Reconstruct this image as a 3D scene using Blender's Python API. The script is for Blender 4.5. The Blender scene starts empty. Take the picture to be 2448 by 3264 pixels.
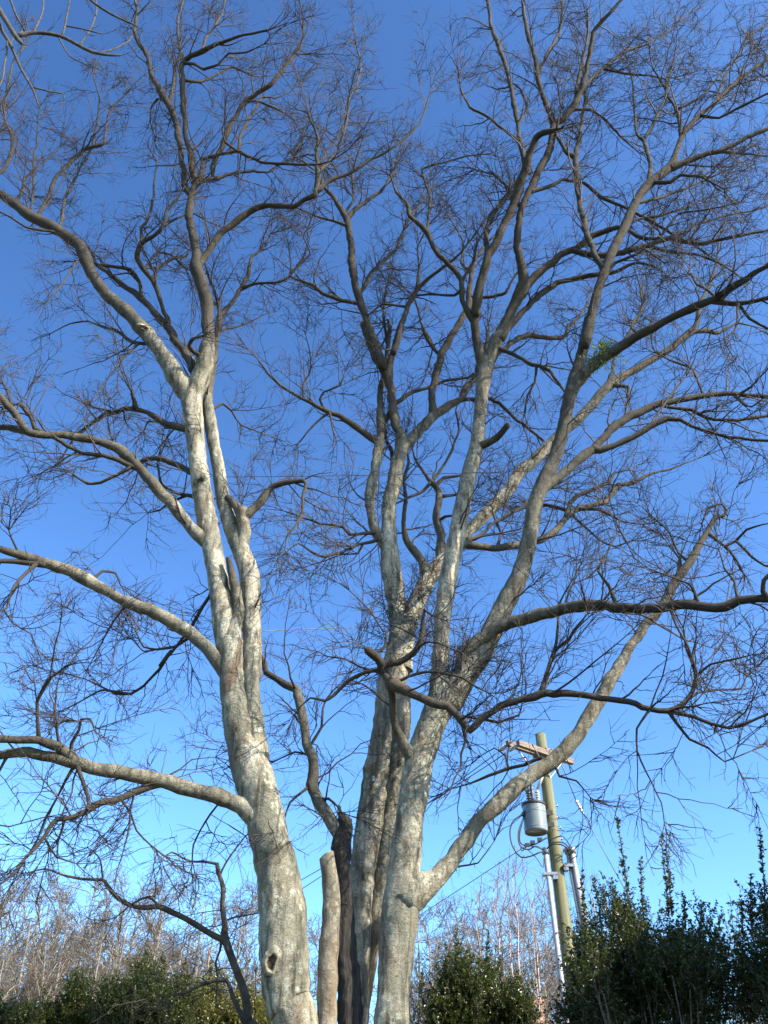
import bpy, math, random
import numpy as np
from mathutils import Vector

rng = np.random.default_rng(11)
random.seed(11)
SC = bpy.context.scene
COL = SC.collection

# ------------------------------------------------------------------ camera
W0, H0, FPX = 2448.0, 3264.0, 2944.0
PITCH = math.radians(38.0)
EYE = np.array([0.0, 0.0, 1.6])
cam = bpy.data.cameras.new('camera')
cam.sensor_fit = 'VERTICAL'; cam.sensor_height = 24.0
cam.lens = 24.0 * FPX / H0
cam.clip_start = 0.05; cam.clip_end = 2000
camo = bpy.data.objects.new('camera', cam); COL.objects.link(camo)
camo.location = EYE; camo.rotation_euler = (math.radians(90) + PITCH, 0, 0)
SC.camera = camo

# ------------------------------------------------------------------ sky, sun, exposure
SUN_EL, SUN_AZ = math.radians(35), math.radians(122)      # azimuth clockwise from +Y (the view direction)
wd = bpy.data.worlds.new('World'); SC.world = wd; wd.use_nodes = True
nt = wd.node_tree; nt.nodes.clear()
sky = nt.nodes.new('ShaderNodeTexSky'); sky.sky_type = 'NISHITA'; sky.sun_disc = False
sky.sun_elevation = SUN_EL; sky.sun_rotation = SUN_AZ
sky.air_density = 1.0; sky.dust_density = 1.3; sky.ozone_density = 4.0; sky.altitude = 200
bg = nt.nodes.new('ShaderNodeBackground'); bg.inputs[1].default_value = 0.086
wo = nt.nodes.new('ShaderNodeOutputWorld')
gm = nt.nodes.new('ShaderNodeGamma'); gm.inputs[1].default_value = 1.52
nt.links.new(sky.outputs[0], gm.inputs[0]); tn = nt.nodes.new('ShaderNodeMixRGB'); tn.blend_type = 'MULTIPLY'; tn.inputs[0].default_value = 1; tn.inputs[2].default_value = (1.01, 1.09, 1.01, 1)
nt.links.new(gm.outputs[0], tn.inputs[1]); nt.links.new(tn.outputs[0], bg.inputs[0]); nt.links.new(bg.outputs[0], wo.inputs[0])
sl = bpy.data.lights.new('sun', 'SUN'); sl.energy = 5.0; sl.angle = math.radians(0.53); sl.color = (1.0, 0.915, 0.77)
so = bpy.data.objects.new('sun', sl); COL.objects.link(so)
sd = Vector((math.sin(SUN_AZ) * math.cos(SUN_EL), math.cos(SUN_AZ) * math.cos(SUN_EL), math.sin(SUN_EL)))
so.rotation_euler = sd.to_track_quat('Z', 'Y').to_euler(); so.location = (30, -20, 40)
SC.render.engine = 'CYCLES'
vs = SC.view_settings
vs.view_transform = 'Standard'; vs.look = 'None'; vs.gamma = 1.0; vs.exposure = 1.25; vs.use_curve_mapping = False

# ------------------------------------------------------------------ pixels to points
TILES = {'F': (0, 0, 1659 / 2448), '1': (0, 2000, 1659 / 1224), '2': (1000, 2000, 1659 / 1448), '3': (0, 1000, 1659 / 1224),
         '4': (1000, 1000, 1659 / 1448), '5': (0, 0, 1659 / 1224), '6': (1000, 0, 1659 / 1448), '7': (1550, 2250, 982 / 450), '8': (800, 2500, 1659 / 600)}
CP, SP = math.cos(PITCH), math.sin(PITCH)
def ray(px, py):
    x = (px - W0 / 2) / FPX; y = -(py - H0 / 2) / FPX
    return np.array([x, CP - y * SP, SP + y * CP])
def at(tile, x, y, Y):
    """world point seen at a tile pixel, standing at forward distance Y; also metres per tile pixel there"""
    ox, oy, s = TILES[tile]
    d = ray(ox + x / s, oy + y / s); t = Y / d[1]
    return EYE + d * t, t / FPX / s

# ------------------------------------------------------------------ mesh helpers
def new_obj(name, me, mat=None, parent=None, **props):
    o = bpy.data.objects.new(name, me); COL.objects.link(o)
    if mat is not None and me is not None: me.materials.append(mat)
    if parent is not None: o.parent = parent
    for k, v in props.items():
        if v is not None: o[k] = v
    return o
def empty(name, label, category, group=None):
    return new_obj(name, None, label=label, category=category, group=group)
def mesh_np(name, V, Q=None, T=None, attrs=None, smooth=True):
    """mesh from numpy verts, quads and tris"""
    me = bpy.data.meshes.new(name)
    V = np.asarray(V, np.float32).reshape(-1, 3)
    Q = np.zeros((0, 4), np.int32) if Q is None else np.asarray(Q, np.int32).reshape(-1, 4)
    T = np.zeros((0, 3), np.int32) if T is None else np.asarray(T, np.int32).reshape(-1, 3)
    nl = Q.size + T.size
    me.vertices.add(len(V)); me.vertices.foreach_set('co', V.ravel())
    me.loops.add(nl); me.loops.foreach_set('vertex_index', np.concatenate([Q.ravel(), T.ravel()]))
    me.polygons.add(len(Q) + len(T))
    st = np.concatenate([np.arange(len(Q)) * 4, Q.size + np.arange(len(T)) * 3]).astype(np.int32)
    me.polygons.foreach_set('loop_start', st)
    me.polygons.foreach_set('use_smooth', np.full(len(st), smooth))
    for k, a in (attrs or {}).items():
        at_ = me.attributes.new(k, 'FLOAT', 'POINT'); at_.data.foreach_set('value', np.asarray(a, np.float32))
    me.update(calc_edges=True); me.validate()
    return me
def norm(a): return a / np.maximum(np.linalg.norm(a, axis=-1, keepdims=True), 1e-9)
def catmull(P, step, kink=0.0):
    """resample columns of P (first three are xyz) with a Catmull-Rom curve"""
    P = np.asarray(P, float)
    E = np.vstack([2 * P[0] - P[1], P, 2 * P[-1] - P[-2]])
    out = []
    for i in range(1, len(E) - 2):
        n = max(2, int(np.linalg.norm(E[i + 1, :3] - E[i, :3]) / step))
        t = np.linspace(0, 1, n, endpoint=False)[:, None]
        p0, p1, p2, p3 = E[i - 1], E[i], E[i + 1], E[i + 2]
        cr = (0.5 * ((2 * p1) + (-p0 + p2) * t + (2 * p0 - 5 * p1 + 4 * p2 - p3) * t ** 2 + (-p0 + 3 * p1 - 3 * p2 + p3) * t ** 3))
        out.append(cr * (1 - kink) + (p1 + (p2 - p1) * t) * kink)
    out.append(E[-2][None]); return np.vstack(out)
_K = [(rng.normal(0, 1, 3), rng.uniform(0, 6.28)) for _ in range(40)]
def lump(P, freq, seed=0, n=7):
    v = np.zeros(P.shape[:-1])
    for k in range(n):
        d, ph = _K[(seed * 7 + k) % 40]
        v += np.sin((P @ (norm(d[None])[0])) * freq * (0.7 + 0.22 * k) + ph + seed)
    return v / n
def tube_one(C, R, sides, lumps=0.0, cap=True, seed=0, scars=None):
    """one smooth tube along centre line C with radius R; parallel-transport frames"""
    n = len(C); Tn = norm(np.gradient(C, axis=0))
    u = np.cross(Tn[0], [0.3, 0.9, 0.2]); u /= np.linalg.norm(u)
    U = np.zeros((n, 3))
    for i in range(n):
        u = u - Tn[i] * (u @ Tn[i]); u /= np.linalg.norm(u); U[i] = u
    Vv = np.cross(Tn, U)
    a = np.linspace(0, 2 * math.pi, sides, endpoint=False)
    D = U[:, None, :] * np.cos(a)[None, :, None] + Vv[:, None, :] * np.sin(a)[None, :, None]
    P = C[:, None, :] + D * R[:, None, None]
    if lumps:
        k = lumps * (0.55 * lump(P * np.array([1, 1, 0.35]), 9, seed) + 0.5 * lump(P, 21, seed + 2) + 0.3 * lump(P, 48, seed + 3))
        P = C[:, None, :] + D * (R[:, None] * (1 + k))[:, :, None]
    if scars is not None:
        for (c, sg, h) in scars:
            d = np.linalg.norm(P - c[None, None], axis=2)
            disp = h * (np.exp(-(d / sg) ** 2) - 1.5 * np.exp(-(d / (0.45 * sg)) ** 2))
            P = P + D * disp[:, :, None]
    V = P.reshape(-1, 3)
    i = np.arange(n - 1)[:, None] * sides; j = np.arange(sides)[None]; jn = (j + 1) % sides
    Q = np.stack([i + j, i + jn, i + sides + jn, i + sides + j], -1).reshape(-1, 4)
    rad = np.repeat(R, sides); Tt = np.zeros((0, 3), int)
    if cap:
        Tt = np.stack([np.zeros(sides - 2, int), np.arange(2, sides), np.arange(1, sides - 1)], -1)
        V = np.vstack([V, C[-1] + Tn[-1] * R[-1] * 0.5]); k0 = (n - 1) * sides
        Tt = np.vstack([Tt, np.stack([k0 + j[0], k0 + jn[0], np.full(sides, n * sides)], -1)]); rad = np.append(rad, R[-1])
    return V, Q, Tt, rad
def tubes_many(P, R, sides):
    """P (N,K,3), R (N,K): N thin tubes at once"""
    N, K, _ = P.shape
    T = norm(np.gradient(P, axis=1))
    ref = norm(rng.normal(0, 1, (N, 1, 3)) * np.ones((1, K, 1)))
    U = norm(np.cross(T, ref)); Vv = np.cross(T, U)
    a = np.linspace(0, 2 * math.pi, sides, endpoint=False)
    D = U[:, :, None] * np.cos(a)[None, None, :, None] + Vv[:, :, None] * np.sin(a)[None, None, :, None]
    V = (P[:, :, None] + D * R[:, :, None, None]).reshape(-1, 3)
    b = (np.arange(N) * K * sides)[:, None, None]; i = (np.arange(K - 1) * sides)[None, :, None]
    j = np.arange(sides)[None, None]; jn = (j + 1) % sides
    Q = np.stack([b + i + j, b + i + jn, b + i + sides + jn, b + i + sides + j], -1).reshape(-1, 4)
    return V, Q
class Bag:
    def __init__(s): s.V = []; s.Q = []; s.T = []; s.A = []; s.n = 0
    def add(s, V, Q=None, T=None, A=None):
        V = np.asarray(V, float).reshape(-1, 3)
        s.V.append(V)
        if Q is not None and len(Q): s.Q.append(np.asarray(Q) + s.n)
        if T is not None and len(T): s.T.append(np.asarray(T) + s.n)
        s.A.append(np.zeros(len(V)) if A is None else np.broadcast_to(A, (len(V),)))
        s.n += len(V); return s
    def box(s, c, half, ax=None, bev=0.0):
        ax = np.eye(3) if ax is None else np.asarray(ax, float)
        sg = np.array([[x, y, z] for z in (-1, 1) for y in (-1, 1) for x in (-1, 1)], float)
        return s.add(np.asarray(c, float) + (sg * np.asarray(half)) @ ax, [[0, 2, 3, 1], [4, 5, 7, 6], [0, 1, 5, 4], [2, 6, 7, 3], [0, 4, 6, 2], [1, 3, 7, 5]])
    def rod(s, pts, r, sides=8, step=None):
        pts = np.asarray(pts, float)
        if step: pts = catmull(pts, step)
        R = np.broadcast_to(np.asarray(r, float), (len(pts),)).copy()
        V, Q, T, _ = tube_one(pts, R, sides)
        s.add(V, Q, T)
        k = np.arange(1, sides - 1); return s.add(V[:sides], None, np.stack([np.zeros_like(k), k + 1, k], -1))
    def lathe(s, c, prof, sides=24, axis=(0, 0, 1)):
        z = norm(np.array([axis], float))[0]; u = np.cross(z, [0.1, 1, 0.03]); u /= np.linalg.norm(u); v = np.cross(z, u)
        a = np.linspace(0, 2 * math.pi, sides, endpoint=False); prof = np.asarray(prof, float)
        P = np.asarray(c) + prof[:, None, None, 0] * (np.cos(a)[None, :, None] * u + np.sin(a)[None, :, None] * v)[...] + prof[:, None, None, 1] * z
        n = len(prof); i = np.arange(n - 1)[:, None] * sides; j = np.arange(sides)[None]; jn = (j + 1) % sides
        return s.add(P.reshape(-1, 3), np.stack([i + j, i + jn, i + sides + jn, i + sides + j], -1).reshape(-1, 4))
    def build(s, name, mat, parent=None, smooth=True, attr=None, **kw):
        V = np.vstack(s.V); Q = np.vstack(s.Q) if s.Q else None; T = np.vstack(s.T) if s.T else None
        return new_obj(name, mesh_np(name, V, Q, T, {attr: np.concatenate(s.A)} if attr else None, smooth), mat, parent, **kw)

# ------------------------------------------------------------------ materials
def mat_new(name):
    m = bpy.data.materials.new(name); m.use_nodes = True
    n = m.node_tree; b = n.nodes['Principled BSDF']; return m, n, b
def nd(n, t, **kw):
    x = n.nodes.new(t)
    for k, v in kw.items(): setattr(x, k, v)
    return x
def noise(n, co, scale, detail=5, rough=0.55, dist=0.0):
    x = nd(n, 'ShaderNodeTexNoise'); n.links.new(co, x.inputs['Vector'])
    x.inputs['Scale'].default_value = scale; x.inputs['Detail'].default_value = detail
    x.inputs['Roughness'].default_value = rough; x.inputs['Distortion'].default_value = dist
    return x.outputs['Fac']
def ramp(n, fac, stops):
    x = nd(n, 'ShaderNodeValToRGB'); n.links.new(fac, x.inputs[0]); e = x.color_ramp.elements
    while len(e) < len(stops): e.new(0.5)
    for k, (p, c) in enumerate(stops): e[k].position = p; e[k].color = (*c, 1) if len(c) == 3 else (c[0],) * 3 + (1,)
    return x.outputs[0]
def mix(n, fac, a, b, mode='MIX'):
    x = nd(n, 'ShaderNodeMixRGB', blend_type=mode)
    for s, v in ((0, fac), (1, a), (2, b)):
        if isinstance(v, (int, float)): x.inputs[s].default_value = v
        elif isinstance(v, tuple): x.inputs[s].default_value = (*v, 1)
        else: n.links.new(v, x.inputs[s])
    return x.outputs[0]
def maprange(n, v, a, b, c=0.0, d=1.0):
    x = nd(n, 'ShaderNodeMapRange'); n.links.new(v, x.inputs[0])
    for k, q in enumerate((a, b, c, d)): x.inputs[k + 1].default_value = q
    return x.outputs[0]
def bump(n, b, h, strength, dist):
    x = nd(n, 'ShaderNodeBump'); x.inputs['Strength'].default_value = strength; x.inputs['Distance'].default_value = dist
    n.links.new(h, x.inputs['Height']); n.links.new(x.outputs[0], b.inputs['Normal'])
def objco(n, sc=(1, 1, 1)):
    t = nd(n, 'ShaderNodeTexCoord'); mp = nd(n, 'ShaderNodeMapping'); mp.inputs['Scale'].default_value = sc
    n.links.new(t.outputs['Object'], mp.inputs[0]); return mp.outputs[0]

def bark_material(name, warm=0.0):
    m, n, b = mat_new(name)
    co = objco(n); tall = objco(n, (1, 1, 0.35)); flat = objco(n, (1, 1, 1.7))
    base = ramp(n, noise(n, tall, 7, 8, 0.62), [(0.30, (0.09, 0.076, 0.056)), (0.44, (0.25, 0.222, 0.168)), (0.58, (0.41, 0.372, 0.29)), (0.74, (0.60, 0.555, 0.44))])
    # pale crusty lichen in rounded patches
    vo = nd(n, 'ShaderNodeTexVoronoi'); vo.inputs['Scale'].default_value = 13; vo.inputs['Randomness'].default_value = 1
    wv = nd(n, 'ShaderNodeVectorMath', operation='ADD'); n.links.new(co, wv.inputs[0])
    nz = nd(n, 'ShaderNodeTexNoise'); nz.inputs['Scale'].default_value = 16; n.links.new(co, nz.inputs['Vector'])
    sc_ = nd(n, 'ShaderNodeVectorMath', operation='SCALE'); sc_.inputs[3].default_value = 0.07
    n.links.new(nz.outputs['Color'], sc_.inputs[0]); n.links.new(sc_.outputs[0], wv.inputs[1]); n.links.new(wv.outputs[0], vo.inputs['Vector'])
    spots = ramp(n, mix(n, 0.62, vo.outputs['Distance'], noise(n, co, 17, 9, 0.72, 0.8)), [(0.40, (1.0,)), (0.50, (0.0,))])
    where = ramp(n, noise(n, co, 2.2, 7, 0.65), [(0.40, (0.15,)), (0.58, (1.0,))])
    lich = mix(n, 1.0, spots, where, 'MULTIPLY')
    c1 = mix(n, lich, base, mix(n, noise(n, co, 60, 3), (0.42, 0.445, 0.365), (0.68, 0.67, 0.55)))
    # grey-green film and brown weathering
    film = ramp(n, noise(n, tall, 1.7, 6, 0.6), [(0.48, (0.0,)), (0.58, (0.9,))])
    c2 = mix(n, film, c1, (0.17, 0.17, 0.135))
    brown = ramp(n, noise(n, tall, 3.1, 6, 0.65, 0.6), [(0.54, (0.0,)), (0.66, (0.85,))])
    c3 = mix(n, brown, c2, (0.15, 0.10, 0.062))
    fine = ramp(n, noise(n, co, 90, 4, 0.7), [(0.32, (0.45,)), (0.52, (1.0,)), (0.72, (1.3,))])
    c4 = mix(n, 1.0, c3, fine, 'MULTIPLY')
    strk = ramp(n, noise(n, objco(n, (1, 1, 0.10)), 16, 6, 0.65), [(0.50, (1.0,)), (0.64, (0.36,))])
    c4 = mix(n, 1.0, c4, strk, 'MULTIPLY')
    specks = ramp(n, noise(n, flat, 34, 3, 0.6), [(0.63, (0.0,)), (0.69, (1.0,))])
    c5 = mix(n, specks, c4, (0.06, 0.05, 0.04))
    # younger, thinner wood is smoother and darker brown; upper and shaded limbs take it as painted shade
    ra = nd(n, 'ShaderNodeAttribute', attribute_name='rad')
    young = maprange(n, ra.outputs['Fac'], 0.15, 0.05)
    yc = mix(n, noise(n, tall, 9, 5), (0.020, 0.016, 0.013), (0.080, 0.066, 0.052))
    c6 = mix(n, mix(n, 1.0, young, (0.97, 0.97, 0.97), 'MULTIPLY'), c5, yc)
    if warm: c6 = mix(n, warm, c6, (0.30, 0.225, 0.155))
    c6 = mix(n, 1.0, c6, (0.80, 0.785, 0.74), 'MULTIPLY')
    n.links.new(c6, b.inputs['Base Color']); b.inputs['Roughness'].default_value = 0.88; b.inputs['Specular IOR Level'].default_value = 0.25
    h = mix(n, 0.5, noise(n, flat, 24, 6, 0.65), mix(n, 0.35, noise(n, co, 95, 4, 0.7), lich))
    bump(n, b, h, 0.9, 0.022)
    return m
def flat_noise_material(name, c0, c1, scale=20, rough=0.8, bstr=0.3, bdist=0.005, stretch=(1, 1, 1), metal=0.0, spec=0.4):
    m, n, b = mat_new(name); co = objco(n, stretch); f = noise(n, co, scale, 6, 0.6)
    n.links.new(ramp(n, f, [(0.3, c0), (0.7, c1)]), b.inputs['Base Color'])
    b.inputs['Roughness'].default_value = rough; b.inputs['Metallic'].default_value = metal; b.inputs['Specular IOR Level'].default_value = spec
    if bstr: bump(n, b, f, bstr, bdist)
    return m
def leaf_material(name, dark, light, trans=0.25, rough=0.36):
    m, n, b = mat_new(name)
    a = nd(n, 'ShaderNodeAttribute', attribute_name='tone')
    c = ramp(n, a.outputs['Fac'], [(0.0, dark), (0.6, tuple(0.5 * (x + y) for x, y in zip(dark, light))), (1.0, light)])
    n.links.new(c, b.inputs['Base Color']); b.inputs['Roughness'].default_value = rough; b.inputs['Specular IOR Level'].default_value = 0.5
    tr = nd(n, 'ShaderNodeBsdfTranslucent'); n.links.new(mix(n, 0.5, c, (0.16, 0.20, 0.03)), tr.inputs[0])
    ms = nd(n, 'ShaderNodeMixShader'); ms.inputs[0].default_value = trans
    n.links.new(b.outputs[0], ms.inputs[1]); n.links.new(tr.outputs[0], ms.inputs[2])
    n.links.new(ms.outputs[0], n.nodes['Material Output'].inputs[0]); return m

M_BARK = bark_material('bark_grey_lichen')
M_BARK_WARM = bark_material('bark_weathered_brown', 0.24)
M_SNAG = flat_noise_material('dead_wood_shaded', (0.006, 0.005, 0.0045), (0.042, 0.035, 0.028), 20, 0.95, 1.0, 0.05, (1, 1, 0.18))  # near-black: the shade this dead stem stands in is put into its colour
M_CUT = flat_noise_material('sawn_wood', (0.36, 0.30, 0.23), (0.55, 0.48, 0.38), 30, 0.9, 0.3, 0.004)
M_ROT = flat_noise_material('rotten_wood', (0.010, 0.007, 0.005), (0.085, 0.055, 0.03), 22, 0.95, 0.7, 0.02)
M_CUTFRESH = flat_noise_material('sawn_wood_orange', (0.34, 0.18, 0.07), (0.52, 0.31, 0.14), 40, 0.9, 0.2, 0.003)
M_TWIG = flat_noise_material('twig_bark', (0.015, 0.012, 0.011), (0.062, 0.045, 0.037), 3.0, 0.8, 0)
M_BGBARK = flat_noise_material('wood_bark_far', (0.10, 0.082, 0.062), (0.30, 0.255, 0.195), 2.0, 0.9, 0)
M_BGTWIG = flat_noise_material('wood_twig_far', (0.055, 0.042, 0.032), (0.145, 0.115, 0.087), 1.2, 0.9, 0)
M_BIRCH = flat_noise_material('birch_bark', (0.26, 0.18, 0.14), (0.50, 0.40, 0.34), 5, 0.7, 0, stretch=(1, 1, 2))
M_BIRCHTWIG = flat_noise_material('birch_twig', (0.10, 0.07, 0.058), (0.22, 0.16, 0.13), 3, 0.8, 0)
M_HOLLY = leaf_material('holly_leaf', (0.006, 0.014, 0.005), (0.070, 0.085, 0.018))
M_HOLLY2 = leaf_material('shrub_leaf', (0.006, 0.014, 0.005), (0.085, 0.098, 0.018))
M_MISTLE = leaf_material('mistletoe_leaf', (0.06, 0.10, 0.02), (0.20, 0.26, 0.06), 0.35, 0.6)
M_DRY = leaf_material('dry_leaf', (0.22, 0.17, 0.11), (0.46, 0.39, 0.28), 0.35, 0.8)
M_SHRUBWOOD = flat_noise_material('shrub_wood', (0.05, 0.04, 0.03), (0.14, 0.11, 0.08), 12, 0.9, 0.3)
M_GRASS = flat_noise_material('winter_grass', (0.055, 0.062, 0.022), (0.15, 0.125, 0.06), 1.3, 0.95, 0.6, 0.05)
M_POLE = flat_noise_material('treated_pine_pole', (0.085, 0.08, 0.038), (0.19, 0.178, 0.095), 14, 0.85, 0.5, 0.006, (1, 1, 0.05))
M_ARM = flat_noise_material('crossarm_timber', (0.11, 0.075, 0.057), (0.22, 0.165, 0.128), 12, 0.9, 0.5, 0.004, (0.3, 0.3, 1))
M_GALV = flat_noise_material('galvanised_steel', (0.20, 0.205, 0.21), (0.34, 0.345, 0.35), 25, 0.42, 0.1, 0.001, metal=0.75)
M_PVC = flat_noise_material('grey_pvc_conduit', (0.25, 0.245, 0.255), (0.36, 0.35, 0.365), 6, 0.45, 0.05, 0.001)
M_TANK = flat_noise_material('transformer_paint', (0.115, 0.137, 0.145), (0.19, 0.215, 0.22), 5, 0.38, 0.08, 0.002, (1, 1, 0.3))
M_DARKM = flat_noise_material('dark_cable_rubber', (0.010, 0.010, 0.012), (0.03, 0.03, 0.032), 20, 0.55, 0)
M_PORC = flat_noise_material('porcelain', (0.42, 0.40, 0.38), (0.62, 0.60, 0.58), 8, 0.2, 0)
M_PORCDARK = flat_noise_material('brown_porcelain', (0.05, 0.035, 0.03), (0.11, 0.08, 0.065), 8, 0.2, 0)
M_WIRE = flat_noise_material('weathered_wire', (0.05, 0.05, 0.055), (0.13, 0.13, 0.14), 20, 0.5, 0, metal=0.5)
M_BRICK = flat_noise_material('brick_orange', (0.26, 0.10, 0.055), (0.40, 0.19, 0.11), 9, 0.9, 0.4, 0.004)
M_WALL = flat_noise_material('render_wall', (0.50, 0.47, 0.42), (0.60, 0.57, 0.52), 5, 0.9, 0.1)
M_ROOF = flat_noise_material('roof_shingle', (0.07, 0.065, 0.06), (0.13, 0.12, 0.11), 8, 0.9, 0.4)
M_GLASS = flat_noise_material('dark_glass', (0.02, 0.025, 0.03), (0.04, 0.045, 0.05), 2, 0.08, 0)

# ------------------------------------------------------------------ ground
g = 80; xs = np.concatenate([np.linspace(-600, -40, 12), np.linspace(-36, 36, 49), np.linspace(40, 600, 12)])
ys = np.concatenate([np.linspace(-300, -20, 8), np.linspace(-16, 60, 52), np.linspace(70, 900, 16)])
GX, GY = np.meshgrid(xs, ys); GZ = 0.05 * np.sin(GX * 0.5 + GY * 0.3) + 0.04 * np.sin(GY * 0.9 - GX * 0.35)
nx, ny = len(xs), len(ys); ii = np.arange(ny - 1)[:, None] * nx; jj = np.arange(nx - 1)[None]
new_obj('ground', mesh_np('ground', np.stack([GX, GY, GZ], -1), np.stack([ii + jj, ii + jj + 1, ii + nx + jj + 1, ii + nx + jj], -1)), M_GRASS, kind='structure')

# ------------------------------------------------------------------ twig growth (vectorised)
def grow(P0, D0, L, R0, R1, nseg, wig, up=0.0):
    """N wiggly branches: points (N,nseg+1,3) and radii"""
    N = len(P0); P = np.zeros((N, nseg + 1, 3)); P[:, 0] = P0; d = norm(D0)
    side = norm(np.cross(d, rng.normal(0, 1, (N, 3)))); st = (L / nseg)[:, None]
    curve = norm(np.cross(d, rng.normal(0, 1, (N, 3)))) * rng.uniform(0, 0.16, (N, 1))
    upv = np.zeros((N, 3)); upv[:, 2] = up
    for k in range(nseg):
        zig = side * (1 if k % 2 else -1) * wig * rng.uniform(0.3, 1.3, (N, 1))
        d = norm(d + curve + upv / nseg + rng.normal(0, wig * 0.55, (N, 3)))
        P[:, k + 1] = P[:, k] + norm(d + zig) * st * rng.uniform(0.75, 1.25, (N, 1))
    s = np.linspace(0, 1, nseg + 1)[None]
    return P, R0[:, None] * (1 - s) + R1[:, None] * s
def spawn(P, idx, s, ang, planar=None):
    """child base points and directions on parents idx at parameter s"""
    K = P.shape[1] - 1; f = np.clip(s * K, 0, K - 1e-4); k = f.astype(int); f = (f - k)[:, None]
    A, B = P[idx, k], P[idx, k + 1]; t = norm(B - A)
    r = rng.normal(0, 1, A.shape)
    if planar is not None: r = planar * rng.choice([-1, 1], len(s))[:, None] + 0.45 * r
    r = norm(r - t * (r * t).sum(1, keepdims=True))
    return A + (B - A) * f, norm(t * np.cos(ang)[:, None] + r * np.sin(ang)[:, None])
def levels(P1, R1_, own, n2, l2, n3, l3, r2=0.0042, r3=0.0021, up2=0.05, up3=0.05, wig=0.24, seg2=5, seg3=3):
    """second and third order twigs on first order branches; returns list of (points, radii, owner)"""
    out = []
    L1 = np.linalg.norm(np.diff(P1, axis=1), axis=2).sum(1)
    cnt = np.maximum(2, rng.poisson(n2 * L1)); i1 = np.repeat(np.arange(len(P1)), cnt)
    s = rng.uniform(0.12, 1.0, len(i1)); pl = norm(rng.normal(0, 1, (len(P1), 3)))[i1]
    B, D = spawn(P1, i1, s, np.radians(rng.uniform(28, 68, len(i1))), pl)
    L = l2 * rng.uniform(0.45, 1.35, len(i1)) * (1.12 - 0.55 * s)
    P2, RR2 = grow(B, D, L, np.full(len(L), r2) * rng.uniform(0.75, 1.25, len(L)), np.full(len(L), r3 * 0.8), seg2, wig, up2)
    out.append((P2, RR2, own[i1]))
    cnt = np.maximum(1, rng.poisson(n3 * L)); i2 = np.repeat(np.arange(len(P2)), cnt)
    s = rng.uniform(0.1, 1.0, len(i2)); pl = norm(rng.normal(0, 1, (len(P2), 3)))[i2]
    B, D = spawn(P2, i2, s, np.radians(rng.uniform(25, 65, len(i2))), pl)
    L = l3 * rng.uniform(0.35, 1.4, len(i2))
    P3, RR3 = grow(B, D, L, np.full(len(L), r3), np.full(len(L), r3 * 0.6), seg3, wig, up3)
    out.append((P3, RR3, own[i1][i2])); return out
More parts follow.
